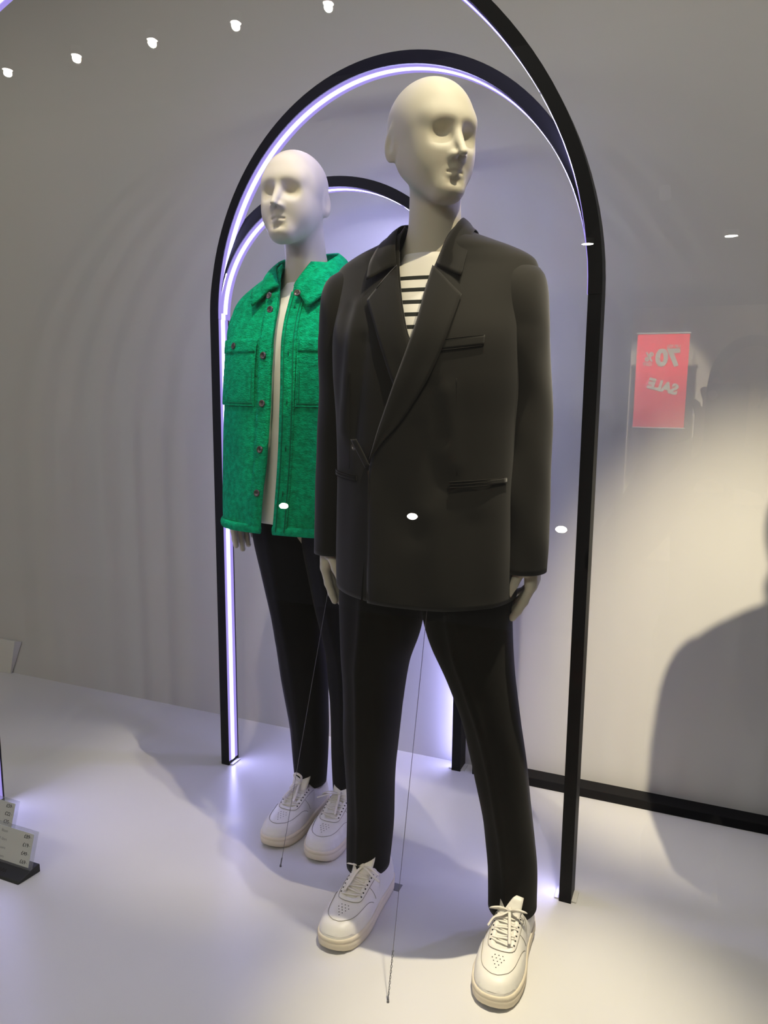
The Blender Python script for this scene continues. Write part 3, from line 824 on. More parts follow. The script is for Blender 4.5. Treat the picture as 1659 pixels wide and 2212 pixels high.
# ------------------------------------------------------------------ mannequin in the dark blazer
def lut(tab):
    tab = sorted(tab); a = np.array(tab)
    return lambda z: np.interp(z, a[:, 0], a[:, 1])
def zrows(T, n, z0=None, z1=None):
    return np.linspace(T[0, 0] if z0 is None else z0, T[-1, 0] if z1 is None else z1, n)
CURL_A = [(26, 34, 38), (32, 46, 55), (36, 54, 66), (40, 60, 74)]
CURL_B = [(18, 24, 26), (24, 38, 44), (30, 48, 60), (36, 56, 68)]
CURL_D = [(22, 30, 34), (27, 42, 52), (31, 50, 62), (34, 56, 70)]
CURL_E = [(14, 20, 24), (16, 26, 32), (20, 34, 42), (24, 40, 50)]
CURL_C = [(8, 16, 20), (8, 15, 18), (7, 14, 18), (5, 12, 16)]
def make_blazer_mannequin():
    root = empty('mannequin', (.09, 1.64, 0), RZ)
    tag(root, 'bald off-white mannequin in a dark blazer, striped top and white trainers', 'mannequin', 'dressed mannequins')
    make_body(root, (.004, -.018, 1.748), R(52), R(-2),
              [dict(side=1, wrist=(.232, .028, .952), curl=CURL_D, roll=R(4)), dict(side=-1, wrist=(-.246, .022, .945), curl=CURL_E, roll=R(10))],
              [[(.085, 0, .90, .07), (.163, .024, .50, .045), (.202, .085, .10, .028)], [(-.085, 0, .90, .07), (-.131, .022, .50, .045), (-.167, .088, .10, .028)]])
    MB().tube([(-.246 + .027 * math.cos(a), .022 + .030 * math.sin(a), .934) for a in [2 * math.pi * k / 28 for k in range(28)]], 1.0, 8, flat=(.0022, .0075), closed=True).build('wrist_ring', M['skin'], root)
    # striped top
    tee = closed_shell('striped_top', TEE, zrows(TEE, 50), 96, M['stripe'], root)
    P = []
    for k in range(48):
        a = 2 * math.pi * k / 48; y = .026 - .0700 * math.sin(a)
        P.append((.0680 * math.cos(a), y, 1.527 + .22 * (y - .026)))
    MB().tube(P, 1.0, 10, flat=(.0022, .0100), closed=True).build('neckband', M['tee'], tee)
    P2 = [(p[0] * 1.05, .026 + (p[1] - .026) * 1.05, p[2] - .0105) for p in P]
    MB().tube(P2, .0012, 6, closed=True).build('neck_stitching', M['tee'], tee)
    # blazer trunk
    xR = lut([(.80, -.078), (1.108, -.077), (1.130, -.070), (1.182, -.054), (1.264, -.023), (1.348, .009), (1.396, .023), (1.498, .034), (1.544, .047), (1.60, .060)])
    xL = lut([(.80, .04), (1.20, .042), (1.264, .034), (1.348, .012), (1.375, 0), (1.434, -.020), (1.507, -.044), (1.551, -.051), (1.60, -.064)])
    creases = [(-.120, 1.43, -.150, 1.18, .011, .0055), (-.098, 1.36, -.118, 1.16, .010, -.0060), (-.145, 1.42, -.165, 1.25, .012, -.003),
               (.055, 1.27, .075, 1.17, .010, -.0045), (.030, 1.19, .075, 1.08, .012, -.0030), (.085, 1.26, .100, 1.12, .012, .0030),
               (-.060, 1.10, .020, .98, .020, -.0035), (-.060, 1.08, -.055, .86, .018, .0035), (.060, 1.02, .075, .85, .020, .0035), (.14, 1.0, .15, .84, .018, -.003), (-.14, 1.05, -.15, .84, .018, -.003)]
    bz = shell('blazer', BLZ, np.r_[np.linspace(.822, 1.42, 62), np.linspace(1.43, 1.598, 40)], 150, xR, xL, M['blazer'], root, creases, lap=.0045, sway=.0016,
               hem=lambda x, y, Z: np.where(Z < .95, (.95 - Z) / .13, 0) * .012 * np.clip(np.abs(x) / .2, 0, 1) ** 2)
    rowsR = [(.893, .216, .010, .0440, .0520), (.96, .215, .012, .0465, .0550), (1.05, .211, .016, .0480, .0590), (1.15, .209, .026, .0490, .0620), (1.25, .204, .026, .0495, .0650),
             (1.35, .194, .016, .0520, .0720), (1.42, .190, .013, .0530, .0720), (1.460, .188, .012, .0520, .0660), (1.485, .186, .012, .0470, .0560), (1.502, .184, .013, .0430, .0460), (1.514, .181, .014, .0345, .0350), (1.520, .178, .015, .0200, .0200), (1.521, .177, .015, .004, .005)]
    def swav(ph):
        return lambda t, z: .016 * math.sin(2 * t + 26 * z + ph) * (1 if z < 1.38 else .3) + .010 * math.sin(3 * t - 41 * z + ph)
    for s_ in (1, -1):
        rows = [(z, s_ * (cx + (.006 if s_ < 0 else 0)), cy, rx, ry) for (z, cx, cy, rx, ry) in rowsR]
        v, f = loft_z(rows, 40, swav(s_ * 1.3))
        mesh('sleeve', v, f, M['blazer'], bz, solid=(.0025, -1))
    # lapels, collar
    strip('lapel', BLZ, [(-.044, 1.507), (-.020, 1.434), (0, 1.375), (.012, 1.348), (.024, 1.300)], [(-.095, 1.437), (-.070, 1.390), (-.047, 1.335), (-.026, 1.282), (-.006, 1.245)], 40, 9, .0045, M['blazer'], bz, thick=.0016, roll=.0018)
    strip('lapel', BLZ, [(.034, 1.498), (.029, 1.45), (.023, 1.396), (.009, 1.348), (-.023, 1.264), (-.054, 1.182), (-.075, 1.118)],
          [(.100, 1.439), (.091, 1.395), (.076, 1.343), (.054, 1.291), (.022, 1.238), (-.012, 1.192), (-.043, 1.160), (-.073, 1.122)], 56, 11,
          lambda a, s_: .0095 - .003 * a, M['blazer'], bz, thick=.0016, roll=.0022)
    strip('collar', BLZ, [(-.045, -.066, 1.507), (-.054, -.048, 1.552), (-.062, -.002, 1.594), (-.044, .078, 1.612), (0, .098, 1.618), (.044, .078, 1.612), (.062, -.002, 1.600), (.049, -.053, 1.549), (.036, -.069, 1.500)],
          [(-.101, -.086, 1.478), (-.103, -.056, 1.524), (-.092, .000, 1.572), (-.070, .090, 1.572), (0, .118, 1.574), (.070, .090, 1.572), (.090, .000, 1.577), (.093, -.060, 1.518), (.093, -.087, 1.478)],
          60, 7, .0040, M['blazer'], bz, thick=.0018, roll=.0020)
    for sg, a, b_ in ((-1, (-.044, 1.505), (-.078, 1.461)), (1, (.036, 1.497), (.078, 1.461))):
        line_on('gorge_seam', BLZ, [a, ((a[0] + b_[0]) / 2, (a[1] + b_[1]) / 2), b_], .0110 if sg > 0 else .0075, .0008, M['seam'], bz)
    # pockets
    strip('breast_pocket', BLZ, [(.060, 1.3545), (.105, 1.360), (.149, 1.365)], [(.058, 1.3365), (.103, 1.341), (.148, 1.347)], 20, 5, .0052, M['blazer'], bz, thick=.0012)
    line_on('pocket_seam', BLZ, [(.058, 1.3355), (.103, 1.340), (.148, 1.346)], .0052, .0011, M['seam'], bz)
    line_on('pocket_seam', BLZ, [(.060, 1.3550), (.105, 1.3605), (.149, 1.3655)], .0062, .0007, M['seam'], bz)
    for X in ([.093, .125, .157, .186], [-.186, -.16, -.135, -.110]):
        up_ = [(x, 1.0865 + .08 * (abs(x) - .11)) for x in X]; lo_ = [(x, z - .0100) for x, z in up_]
        strip('hip_pocket', BLZ, up_, lo_, 18, 5, .0010 + (.0040 if X[0] > 0 else 0), M['blazer'], bz, thick=.0012)
        for e in (0.0006, -.0048, -.0106):
            line_on('pocket_seam', BLZ, [(x, z + e) for x, z in up_], .0020 + (.0046 if X[0] > 0 else 0), .0009, M['seam'], bz)
    line_on('dart_seam', BLZ, [(.104, 1.285), (.105, 1.21), (.107, 1.10)], .0046, .0007, M['seam'], bz)
    line_on('dart_seam', BLZ, [(-.125, 1.30), (-.127, 1.21), (-.130, 1.10)], .0004, .0007, M['seam'], bz)
    # front edge of the overlapping panel
    line_on('front_edge', BLZ, [(-.077, 1.10), (-.078, 1.0), (-.078, .83)], .0055, .0014, M['blazer'], bz)
    # loop tab with its button at the closure
    strip('closure_tab', BLZ, [(-.117, 1.162), (-.103, 1.140), (-.082, 1.106)], [(-.104, 1.164), (-.090, 1.143), (-.072, 1.112)], 16, 5, .0085, M['blazer'], bz, thick=.002)
    pb = (-.112, float(front(BLZ, -.112, 1.147)) - .0050, 1.147)
    button(bz, pb, .0075, (-.3, -1, .05))
    # trousers
    trousers(root, [
        [(.082, .204, .074, .0545, .0560), (.17, .200, .080, .0540, .0570), (.30, .190, .060, .0545, .0620), (.44, .173, .035, .0575, .0680), (.56, .153, .015, .0615, .0760), (.66, .127, .004, .0740, .0860), (.72, .108, .002, .0880, .0930), (.80, .096, .0, .0970, .0990), (.90, .092, .0, .0980, .1000), (.98, .085, .0, .0950, .0980)],
        [(.088, -.166, .080, .0525, .0550), (.22, -.158, .074, .0560, .0600), (.37, -.146, .045, .0585, .0660), (.47, -.135, .026, .0630, .0720), (.59, -.123, .010, .0690, .0790), (.66, -.118, .004, .0760, .0870), (.72, -.106, .002, .0890, .0930), (.80, -.098, .0, .0970, .0990), (.90, -.092, .0, .0980, .1000), (.98, -.085, .0, .0950, .0980)]],
        M['trouser'], .19, hemcurve=lambda dx, dy: -.008 * max(0, -dy / .06) + .012 * max(0, dy / .06))
    make_trainer(root, 1, (.214, -.012, 0), R(0), 0)
    make_trainer(root, -1, (-.154, .004, 0), R(-1), 2)
    return root
BLAZER = make_blazer_mannequin()
# ------------------------------------------------------------------ mannequin in the green jacket
def make_green_mannequin():
    root = empty('mannequin', (-.213, 2.085, 0), RZ)
    tag(root, 'bald off-white mannequin in a green wool overshirt, white tee and black trousers', 'mannequin', 'dressed mannequins')
    make_body(root, (-.012, -.026, 1.742), R(3), R(4),
              [dict(side=-1, wrist=(-.222, .020, .985), curl=CURL_C, roll=R(-25)), dict(side=1, wrist=(.235, .010, .965), curl=CURL_A, roll=R(6))],
              [[(.085, 0, .90, .065), (.126, .020, .50, .042), (.094, .080, .10, .026)], [(-.070, 0, .90, .065), (-.027, .024, .50, .042), (-.037, .085, .10, .026)]])
    tc = [(.010, 1.30, .000, .95, .008, -.004), (-.02, 1.15, -.015, .92, .008, .004)]
    TT = TEE.copy(); TT[:, 2] += np.interp(TT[:, 0], [.9, 1.2, 1.4], [.022, .018, 0]); TT[0, 0] = .915
    tee = closed_shell('white_tee', TT, zrows(TT, 60), 96, M['tee'], root, tc, sway=.003)
    P = []
    for k in range(48):
        a = 2 * math.pi * k / 48; y = .026 - .0700 * math.sin(a)
        P.append((.0680 * math.cos(a), y, 1.527 + .22 * (y - .026)))
    MB().tube(P, 1.0, 10, flat=(.0022, .0100), closed=True).build('neckband', M['tee'], tee)
    xL = lut([(.88, -.050), (.982, -.041), (1.077, -.030), (1.228, -.018), (1.354, -.018), (1.472, -.030), (1.52, -.040), (1.59, -.055)])
    xR = lut([(.88, -.012), (1.02, .002), (1.137, .010), (1.308, .014), (1.447, .002), (1.53, .004), (1.59, .04)])
    creases = [(-.10, 1.22, -.08, 1.00, .030, .004), (-.15, 1.1, -.14, .92, .025, -.004), (.08, 1.2, .09, .95, .02, .004), (-.07, 1.40, -.10, 1.30, .02, -.003), (-.05, 1.0, -.07, .9, .02, .004)]
    jk = shell('overshirt', GRN, np.r_[np.linspace(.897, 1.40, 56), np.linspace(1.41, 1.585, 36)], 150, xR, xL, M['green'], root, creases, lap=.001, thick=.005, sway=.003)
    # rolled hem, front plackets
    zh = .899
    tL, tR = float(th_of(GRN, np.array(-.050), np.array(zh))) - 2 * math.pi, float(th_of(GRN, np.array(-.012), np.array(zh)))
    P = []
    for t_ in np.linspace(tR, tL, 90):
        x, y, nx, ny = ring_pt(GRN, np.array(zh), np.array(t_)); P.append((float(x + nx * .0005), float(y + ny * .0005), zh + .004))
    MB().tube(P, 1.0, 10, flat=(.0060, .0120)).build('rolled_hem', M['green'], jk)
    zz = [.900, .98, 1.08, 1.18, 1.28, 1.38, 1.45, 1.505]
    strip('button_placket', GRN, [(float(xL(z)) + .001, z) for z in zz], [(float(xL(z)) - .036, z) for z in zz], 50, 6, .0032, M['green'], jk, thick=.003)
    strip('buttonhole_placket', GRN, [(float(xR(z)) - .001, z) for z in zz], [(float(xR(z)) + .040, z) for z in zz], 50, 6, .0032, M['green'], jk, thick=.003)
    line_on('placket_stitching', GRN, [(float(xR(z)) + .009, z) for z in zz], .0062, .0012, M['greendark'], jk, n=40)
    line_on('placket_stitching', GRN, [(float(xR(z)) + .034, z) for z in zz], .0062, .0012, M['greendark'], jk, n=40)
    for (x, z) in ((-.050, 1.480), (-.047, 1.462), (-.040, 1.345), (-.038, 1.226), (-.045, 1.110), (-.055, .998)):
        if z == 1.480: continue
        button(jk, (x, float(front(GRN, x, z)) - .0060, z), .0092, (-.12, -1, .1))
    for z in (1.466, 1.351, 1.232, 1.116, 1.001):
        x = float(xR(np.array(z))) + .021; y = float(front(GRN, x, z)) - .0058
        MB().tube([(x, y, z + .008), (x, y - .0006, z), (x, y, z - .008)], [.0008, .0022, .0008], 8).build('buttonhole', M['greendark'], jk)
    # chest pockets with a button, left one in view
    for sg, xo, xi in ((-1, -.188, -.066), (1, .196, .058)):
        xs_ = np.linspace(xi, xo, 8)
        up_ = [(x, 1.384) for x in xs_]; lo_ = [(x, 1.222) for x in xs_]
        pk = strip('chest_pocket', GRN, up_, lo_, 24, 20, .0045, M['green'], jk, thick=.004)
        strip('pocket_band', GRN, [(x, 1.386) for x in xs_], [(x, 1.352) for x in xs_], 24, 6, .0070, M['green'], jk, thick=.003)
        rim = [(xi, 1.386), (xi, 1.30), (xi, 1.224), (xi + (xo - xi) * .02, 1.2205), ((xi + xo) / 2, 1.2205), (xo, 1.2215)]
        line_on('pocket_edge', GRN, rim, .0058, .0022, M['green'], jk, n=60)
        line_on('pocket_stitching', GRN, [(p + (xo - xi) * .055 if p == xi else p, z + .006) for p, z in rim if z < 1.36], .0066, .0010, M['greendark'], jk, n=50)
        xb = xi + (xo - xi) * .62
        button(jk, (xb, float(front(GRN, xb, 1.371)) - .0095, 1.371), .0085, (-.5 * (1 if sg < 0 else -1), -1, .15))
    # collar with points
    strip('collar', GRN, [(-.034, -.060, 1.522), (-.052, -.040, 1.556), (-.070, .006, 1.590), (-.050, .078, 1.618), (0, .104, 1.624), (.050, .078, 1.618), (.072, .006, 1.592), (.046, -.046, 1.552), (.008, -.064, 1.518)],
          [(-.094, -.094, 1.470), (-.112, -.062, 1.505), (-.120, .010, 1.535), (-.086, .108, 1.560), (0, .138, 1.566), (.086, .108, 1.560), (.122, .010, 1.540), (.098, -.068, 1.500), (.060, -.098, 1.462)],
          64, 8, .009, M['green'], jk, thick=.006, roll=.006)
    button(jk, (-.052, -.092, 1.497), .0088, (-.3, -1, .3))
    button(jk, (.030, -.094, 1.500), .0088, (.2, -1, .4))
    rows = [(.925, .232, .020, .0480, .0580), (1.05, .232, .026, .0520, .0640), (1.20, .226, .022, .0560, .0690), (1.32, .202, .016, .0500, .0700), (1.40, .190, .014, .0480, .0700), (1.45, .180, .013, .0440, .0640), (1.475, .172, .013, .0360, .050), (1.488, .164, .014, .0200, .028), (1.492, .160, .014, .006, .008)]
    for s_ in (1, -1):
        v, f = loft_z([(z, s_ * (cx - (.030 if s_ < 0 and z < 1.3 else .018 if s_ < 0 and z < 1.35 else .004)), cy + (.052 if s_ < 0 and z < 1.3 else .03 if s_ < 0 and z < 1.35 else 0), rx, ry) for (z, cx, cy, rx, ry) in rows], 40, lambda t, z: .02 * math.sin(2 * t + 24 * z) + .012 * math.sin(3 * t - 37 * z))
        mesh('sleeve', v, f, M['green'], jk, solid=(.004, -1))
    trousers(root, [
        [(.090, -.037, .085, .0430, .0520), (.28, -.028, .060, .0555, .0620), (.45, -.026, .030, .0645, .0710), (.63, -.036, .008, .0680, .0820), (.71, -.044, .004, .0770, .0890), (.84, -.062, .0, .0880, .0960), (.98, -.075, .0, .0930, .0980)],
        [(.090, .094, .080, .0440, .0520), (.25, .106, .060, .0535, .0610), (.40, .124, .035, .0580, .0680), (.55, .128, .012, .0640, .0760), (.68, .108, .004, .0740, .0880), (.84, .090, .0, .0880, .0960), (.98, .085, .0, .0930, .0980)]],
        M['denim'], .05)
    make_trainer(root, -1, (-.037, .002, 0), R(-1), 1)
    make_trainer(root, 1, (.097, -.006, 0), R(1), 2)
    return root
make_green_mannequin()
def copy_tree(o, parent=None):
    c = o.copy(); COL.objects.link(c); c.parent = parent
    for ch in list(o.children): copy_tree(ch, c)
    return c
third = copy_tree(BLAZER)
third.location = uv(.42, 1.56)
third['label'] = 'mannequin in a dark blazer standing beyond the right edge of the picture'
# ------------------------------------------------------------------ holding wires
def wire(top, bot, label, tail):
    root = empty('holding_wire', bot); tag(root, label, 'wire', 'thin wires holding the mannequins')
    T_ = Vector(top) - Vector(bot)
    P = [T_ * k / 20 + Vector((0, 0, .004)) * math.sin(math.pi * k / 20) for k in range(1, 21)]
    P = [T_ * tail] + [q for q in P if q.z > T_.z * tail]
    MB().tube(P, .0006, 6).build('strand', M['wire'], root)
    Q, Q2 = [], []
    for k in range(41):
        a = k / 40; c = T_ * tail * (1 - a) + Vector((0, 0, .001)); w_ = .0016 * (1 - .3 * a)
        Q.append(c + Vector((math.cos(a * 30), math.sin(a * 30), 0)) * w_); Q2.append(c - Vector((math.cos(a * 30), math.sin(a * 30), 0)) * w_)
    MB().tube(Q, .0007, 5).tube(Q2, .0007, 5).build('twisted_end', M['wire'], root)
    MB().tube([(0, 0, 0), (0, 0, .006)], [.003, .0022], 8).build('floor_eye', M['wire'], root)
def lw(ox, oy, x, y, z):
    p = np.array((ox, oy, 0)) + x * WU + y * WV; return Vector((p[0], p[1], z))
wire(lw(.09, 1.64, .051, -.118, .849), (.017, 1.4257, 0), 'thin wire from the blazer mannequin down to the floor between its shoes', .13)
wire(lw(-.19, 2.075, .095, -.10, .76), (-.2687, 1.8848, 0), 'thin wire from the green jacket mannequin to the floor by its shoes', .03)
# ------------------------------------------------------------------ price signs
def text_mesh(name, body, size, m, parent, loc, depth=.0002, align='LEFT', shear=0, bold=0.0, extra=None):
    cu = bpy.data.curves.new(name, 'FONT'); cu.body = body; cu.size = size; cu.align_x = align; cu.extrude = depth; cu.offset = bold; cu.shear = shear; cu.resolution_u = 3
    tmp = bpy.data.objects.new(name, cu); COL.objects.link(tmp)
    dg = bpy.context.evaluated_depsgraph_get(); me = bpy.data.meshes.new_from_object(tmp.evaluated_get(dg))
    bpy.data.objects.remove(tmp); me.name = name; me.materials.clear(); me.materials.append(m)
    o = link(bpy.data.objects.new(name, me), parent)
    o.rotation_euler = (math.pi / 2, 0, 0); o.location = loc
    if extra: o.rotation_euler, o.location = extra
    return o
def price_sign(u, v, label, lines, width=.17):
    """right lower front corner of the base at (u, v)"""
    root = empty('price_sign', uv(u, v)); root.rotation_euler = (0, 0, RZ); tag(root, label, 'price sign', 'price signs on the floor')
    W_ = width
    # wedge base with a cut right end
    vv = [(-W_, 0, 0), (.000, 0, 0), (.006, .066, 0), (-W_, .066, 0), (-W_, .004, .006), (.000, .004, .006), (.005, .052, .022), (-W_, .052, .022), (.006, .066, .022), (-W_, .066, .022)]
    ff = [(3, 2, 1, 0), (0, 1, 5, 4), (4, 5, 6, 7), (7, 6, 8, 9), (1, 2, 8, 6, 5), (2, 3, 9, 8), (0, 4, 7, 9, 3)]
    mesh('base', vv, ff, M['signbase'], root, smooth=False, bevel=.0015)
    lean = R(18); Mx = Matrix.Translation((0, .040, .016)) @ Matrix.Rotation(-lean, 4, 'X')
    hgt = .098
    MB().box((-W_ / 2 + .007, .0, hgt / 2), (W_ / 2 - .004, .0026, hgt / 2), Mx).build('acrylic_holder', M['acrylic'], root, smooth=False)
    cd = MB().box((-W_ / 2 + .001, .0, hgt / 2 - .002), (W_ / 2 - .010, .0004, hgt / 2 - .007), Mx).build('price_card', M['card'], root, smooth=False)
    def put(s_, size, x, z, al, m, b_=0.0):
        o = text_mesh('printed_text', s_, size, m, cd, (0, 0, 0), .00005, al, bold=b_)
        o.matrix_local = Mx @ Matrix.Translation((x, -.0006, z)) @ Matrix.Rotation(math.pi / 2, 4, 'X')
    for k, (a, pr) in enumerate(lines):
        z = hgt - .0235 - .0212 * k
        put('\u00a3' + pr, .0135, -.0205, z, 'RIGHT', M['ink'], .00022)
        put('99', .0050, -.0200, z + .002, 'LEFT', M['inkgrey'])
        put(a, .0095, -.098, z, 'RIGHT', M['inkgrey'], .0001)
    tm = Matrix.Translation((-.062, .016, .0112)) @ Matrix.Rotation(math.atan2(.016, .048), 4, 'X')
    o = text_mesh('embossed_name', 'ZARA', .013, M['ink'], root, (0, 0, 0), .0004, 'RIGHT')
    o.matrix_local = tm
    return root
price_sign(-1.553, 1.296, 'front acrylic price sign on a dark base, four prices listed', [('Blazer', '89'), ('T-Shirt', '19'), ('Trousers', '49'), ('Trainers', '69')])
price_sign(-1.722, 1.388, 'acrylic price sign half hidden behind the front price sign', [('Jacket', '59'), ('T-Shirt', '22'), ('Jeans', '35')])

# small tape tab on the floor behind the shoe
tp = MB().box((0, 0, .0008), (.011, .014, .0008)).build('tape_tab', M['tape'], None, smooth=False); tp.location = (0.0410, 1.8015, 0); tp.rotation_euler = (0, 0, RZ)
tag(tp, 'small grey tape tab on the floor behind the shoe of the blazer mannequin', 'tape')
# ------------------------------------------------------------------ the mall in front of the window (seen mirrored in the glass)
M['mallfloor'] = mat('mall_floor', (.10, .095, .085), .5, .3, vary=(3, (.12, .115, .10), 3))
M['mallwall'] = mat('mall_wall', (.42, .38, .31), .8, .2)
M['downglow'] = emitter('downlight_lens', (1.0, .97, .90), 55.0)
M['banner'] = mat('red_banner', (.60, .012, .016), .85, .05)
M['bannertext'] = mat('banner_print', (.85, .80, .66), .8, .1)
M['coat'] = mat('dark_coat', (.02, .02, .022), .9, .1, sheen=.1)
M['hair'] = mat('dark_hair', (.015, .012, .010), .7, .3)
M['phone'] = mat('phone_body', (.02, .02, .022), .3, .5)
M['person'] = mat('person_skin', (.42, .28, .20), .6, .3)
MALL_Z = -.35
slab('floor_mall', -9.0, 6.0, -3.4, GLASS_V - .10, MALL_Z - .10, MALL_Z, M['mallfloor'])
slab('wall_plinth', U0, U1, GLASS_V - .12, GLASS_V - .10, MALL_Z, -.001, M['frame'])
def downlight(u, v, z, r, watts, label, grp):
    t = empty('downlight', uv(u, v, z)); t.rotation_euler = (0, 0, RZ); tag(t, label, 'downlight', grp)
    MB().tube([(0, 0, .05), (0, 0, .004), (0, 0, 0)], [r * 1.15, r * 1.25, r * 1.3], 24).build('housing', M['lamp'], t)
    MB().tube([(0, 0, -.0015), (0, 0, -.0005)], r, 24).build('lens', M['downglow'], t)
    if watts:
        l = bpy.data.lights.new('downlight_beam', 'SPOT'); l.energy = watts; l.color = (1.0, .965, .80); l.spot_size = R(178); l.spot_blend = .2; l.shadow_soft_size = .02
        lo = link(bpy.data.objects.new('downlight_beam', l), t); lo.location = (0, 0, -.02)
DOWN_W = 29.0
slab('ceiling_mall', -9.0, 6.0, -3.4, -1.4, 3.352, 3.42, M['mallfloor'])
_w = ['leftmost', 'second', 'third', 'fourth', 'fifth', 'sixth', 'seventh', 'eighth', 'last']
for k in range(9):
    downlight(-4.368 + .584 * k, -2.40, 3.302, .027, DOWN_W, _w[k] + ' mall downlight from the left, mirrored in the glass', 'mall ceiling downlights')
for k, (u, z) in enumerate(((.062, 2.68), (-1.218, 2.69))):
    downlight(u, -6.35, z, .055, 0, ['mall downlight mirrored right of the tallest arch', 'mall downlight mirrored on the right arch curve'][k], 'far mall downlights')
for k, (u, z) in enumerate(((-5.62, -.402), (-3.624, -.415), (-1.628, -.437))):
    t = empty('floor_light', uv(u, -8.0, z)); t.rotation_euler = (0, 0, RZ)
    tag(t, ['round mall light mirrored over the white tee', 'round mall light mirrored low on the blazer', 'round mall light mirrored right of the blazer sleeve'][k], 'light', 'lower mall lights')
    v = [(.072 * math.cos(a), 0, .042 * math.sin(a)) for a in [2 * math.pi * q / 24 for q in range(24)]]
    b = MB().add([(x, -.01, y) for x, _, y in v] + [(x, .0, y) for x, _, y in v], grid_faces(2, 24, True) + [tuple(range(24, 48)), tuple(range(23, -1, -1))])
    b.build('lens', M['downglow'], t)
    MB().tube([(0, -.03, 0), (0, -.012, 0)], [.04, .06], 16).build('housing', M['lamp'], t)
# opposite shop: wall, lit, with the red sale banner
slab('wall_opposite', -.74, 3.0, -6.30, -6.20, MALL_Z, 2.05, M['mallwall'])
bn = empty('sale_banner', uv(-.44, -5.92, .95)); bn.rotation_euler = (0, 0, RZ); tag(bn, 'hanging red sale banner, mirrored in the glass at right', 'banner')
MB().box((0, 0, .42), (.222, .004, .42)).build('sheet', M['banner'], bn, smooth=False)
MB().tube([(-.23, 0, .845), (.23, 0, .845)], .009, 10).build('top_rail', M['lamp'], bn)
MB().tube([(-.23, 0, -.004), (.23, 0, -.004)], .007, 10).build('bottom_rail', M['lamp'], bn)
for x in (-.2, .2): MB().tube([(x, 0, .85), (x, 0, 1.6)], .002, 6).build('hanging_cord', M['wire'], bn)
def btext(s_, size, x, z, tilt=0.0, bold=.004):
    o = text_mesh('banner_text', s_, size, M['bannertext'], bn, (0, 0, 0), .0006, 'LEFT', bold=bold)
    o.matrix_local = Matrix.Translation((x, .0052, z)) @ Matrix.Rotation(math.pi, 4, 'Z') @ Matrix.Rotation(math.pi / 2, 4, 'X') @ Matrix.Rotation(tilt, 4, 'Z')
btext('70', .205, .150, .560, 0, .010)
btext('%', .110, -.075, .600, 0, .004)
btext('UP TO', .040, .150, .715, 0, .001)
btext('OFF', .045, -.085, .555, 0, .001)
btext('SALE', .125, .140, .300, R(14), .007)
for u, v, aim, wt, cn in ((-.44, -5.0, (-.44, -5.92, 1.50), 2000, 34), (.9, -5.0, (.9, -6.2, 1.5), 60, 90)):
    t = empty('shop_spotlight', uv(u, v, 2.75)); tag(t, 'mall spotlight aimed at the sale banner' if wt > 100 else 'mall spotlight aimed at the opposite shop wall', 'spotlight', 'opposite shop spotlights')
    d = (uv(*aim) - uv(u, v, 2.75)).normalized()
    MB().tube([-d * .09, d * .0], [.04, .045], 16).build('lamp_body', M['lamp'], t)
    l = bpy.data.lights.new('shop_beam', 'SPOT'); l.energy = wt; l.color = (1.0, .92, .78); l.spot_size = R(cn); l.spot_blend = .6; l.shadow_soft_size = .04
    lo = link(bpy.data.objects.new('shop_beam', l), t); lo.location = d * .02; lo.rotation_euler = d.to_track_quat('-Z', 'Y').to_euler()
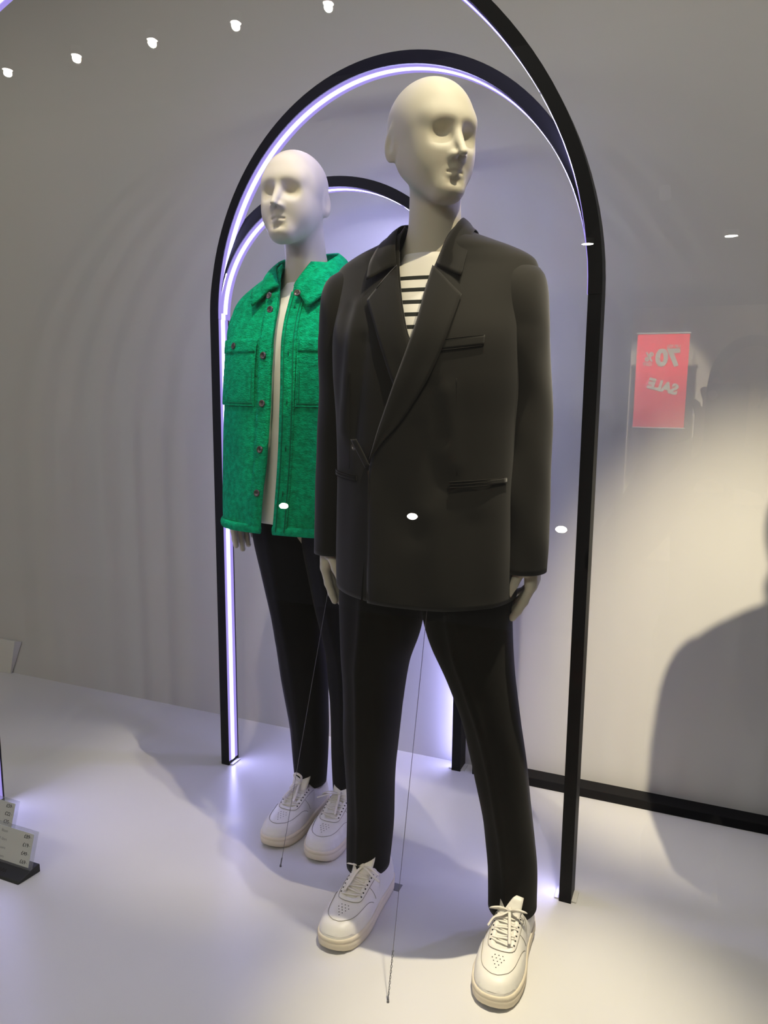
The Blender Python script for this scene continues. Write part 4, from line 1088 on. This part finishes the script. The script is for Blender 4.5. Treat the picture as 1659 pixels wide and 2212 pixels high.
# the person taking the picture, with the phone held at eye height
def make_person():
    root = empty('person', uv(.085, -.46, MALL_Z), RZ); tag(root, 'person in a dark hooded coat photographing the window with a phone', 'person')
    hz = 1.39 - MALL_Z - .125
    def coat(P):
        Q = P.copy(); Q[:, 0] = np.abs(Q[:, 0])
        d = cap(Q, (.0, .0, 1.05), (.0, -.01, 1.36), .150, .165)
        d = smin(d, cap(Q, (0, -.01, 1.44), (.165, -.005, 1.40), .07, .07), .08)
        d = smin(d, cap(Q, (.06, 0, .95), (.075, 0, .62), .125, .110), .08)
        for s_ in (1, -1):
            hnd = (-.070, .425, 1.545) if s_ < 0 else (-.005, .425, 1.520)
            el = (s_ * .255 - .03, .165, 1.205)
            d = smin(d, smin(cap(P, (s_ * .185, -.005, 1.39), el, .068, .056), cap(P, el, (hnd[0] * .96, hnd[1] - .055, hnd[2] - .060), .055, .040), .03), .05)
        d = smin(d, cap(Q, (.0, -.05, 1.47), (.0, -.06, 1.52), .095, .085), .05)      # folded hood
        for lg in (((.085, 0, .70), (.095, .01, .40), (.095, -.02, .07)),):
            for p, q in zip(lg[:-1], lg[1:]): d = smin(d, cap(Q, p, q, .085, .058), .05)
        d = smin(d, cap(Q, (.095, -.03, .05), (.105, .15, .04), .045, .036), .03)
        return d
    def headf(P):
        q = (P - v3(0, .015, hz)) * v3(-1, -1, 1)
        return smin(head_sdf(q.astype(np.float32)), cap(P, (0, -.02, 1.42), (0, -.01, hz - .05), .062, .055), .03)
    v, f = nets(coat, (-.36, -.26, -.01), (.36, .50, 1.66), .012); mesh('coat', v, f, M['coat'], root)
    hands = []
    v, f = nets(headf, (-.12, -.14, 1.44), (.12, .16, hz + .14), .004)
    V, F = [v], [f]
    for wr, sd, ang in (((-.078, .365, 1.470), 1, R(-75)), ((-.004, .365, 1.450), -1, R(75))):
        def hf(P):
            q = rotz(P - v3(*wr), ang) * v3(sd, 1, -1)
            return hand_sdf(q.astype(np.float32), CURL_B)
        v, f = nets(hf, (wr[0] - .13, wr[1] - .12, wr[2] - .06), (wr[0] + .13, wr[1] + .085, wr[2] + .2), .004)
        F.append(f[:, ::-1] + sum(len(x) for x in V)); V.append(v)
    mesh('body', np.concatenate(V), np.concatenate(F), M['person'], root)
    def hairf(P):
        q = (P - v3(0, .015, hz)) * v3(-1, -1, 1)
        h = head_sdf(q.astype(np.float32)) - .016
        return smax(h, -(q[:, 1] + .045 - np.clip(-(q[:, 2] - .03), 0, .2) * -.9), .02)
    v, f = nets(hairf, (-.13, -.16, hz - .12), (.13, .16, hz + .15), .005); mesh('hair', v, f, M['hair'], root)
make_person()
ph = empty('phone', uv(.027, -.012, 1.13)); ph.rotation_euler = (0, 0, RZ); tag(ph, 'dark phone held up by the person facing the window', 'phone')
MB().box((0, 0, .075), (.037, .004, .075)).build('case', M['phone'], ph, smooth=False, bevel=.003)
MB().tube([(-.026, .0042, .128), (-.026, .0055, .128)], .009, 16).build('lens_ring', M['lamp'], ph)
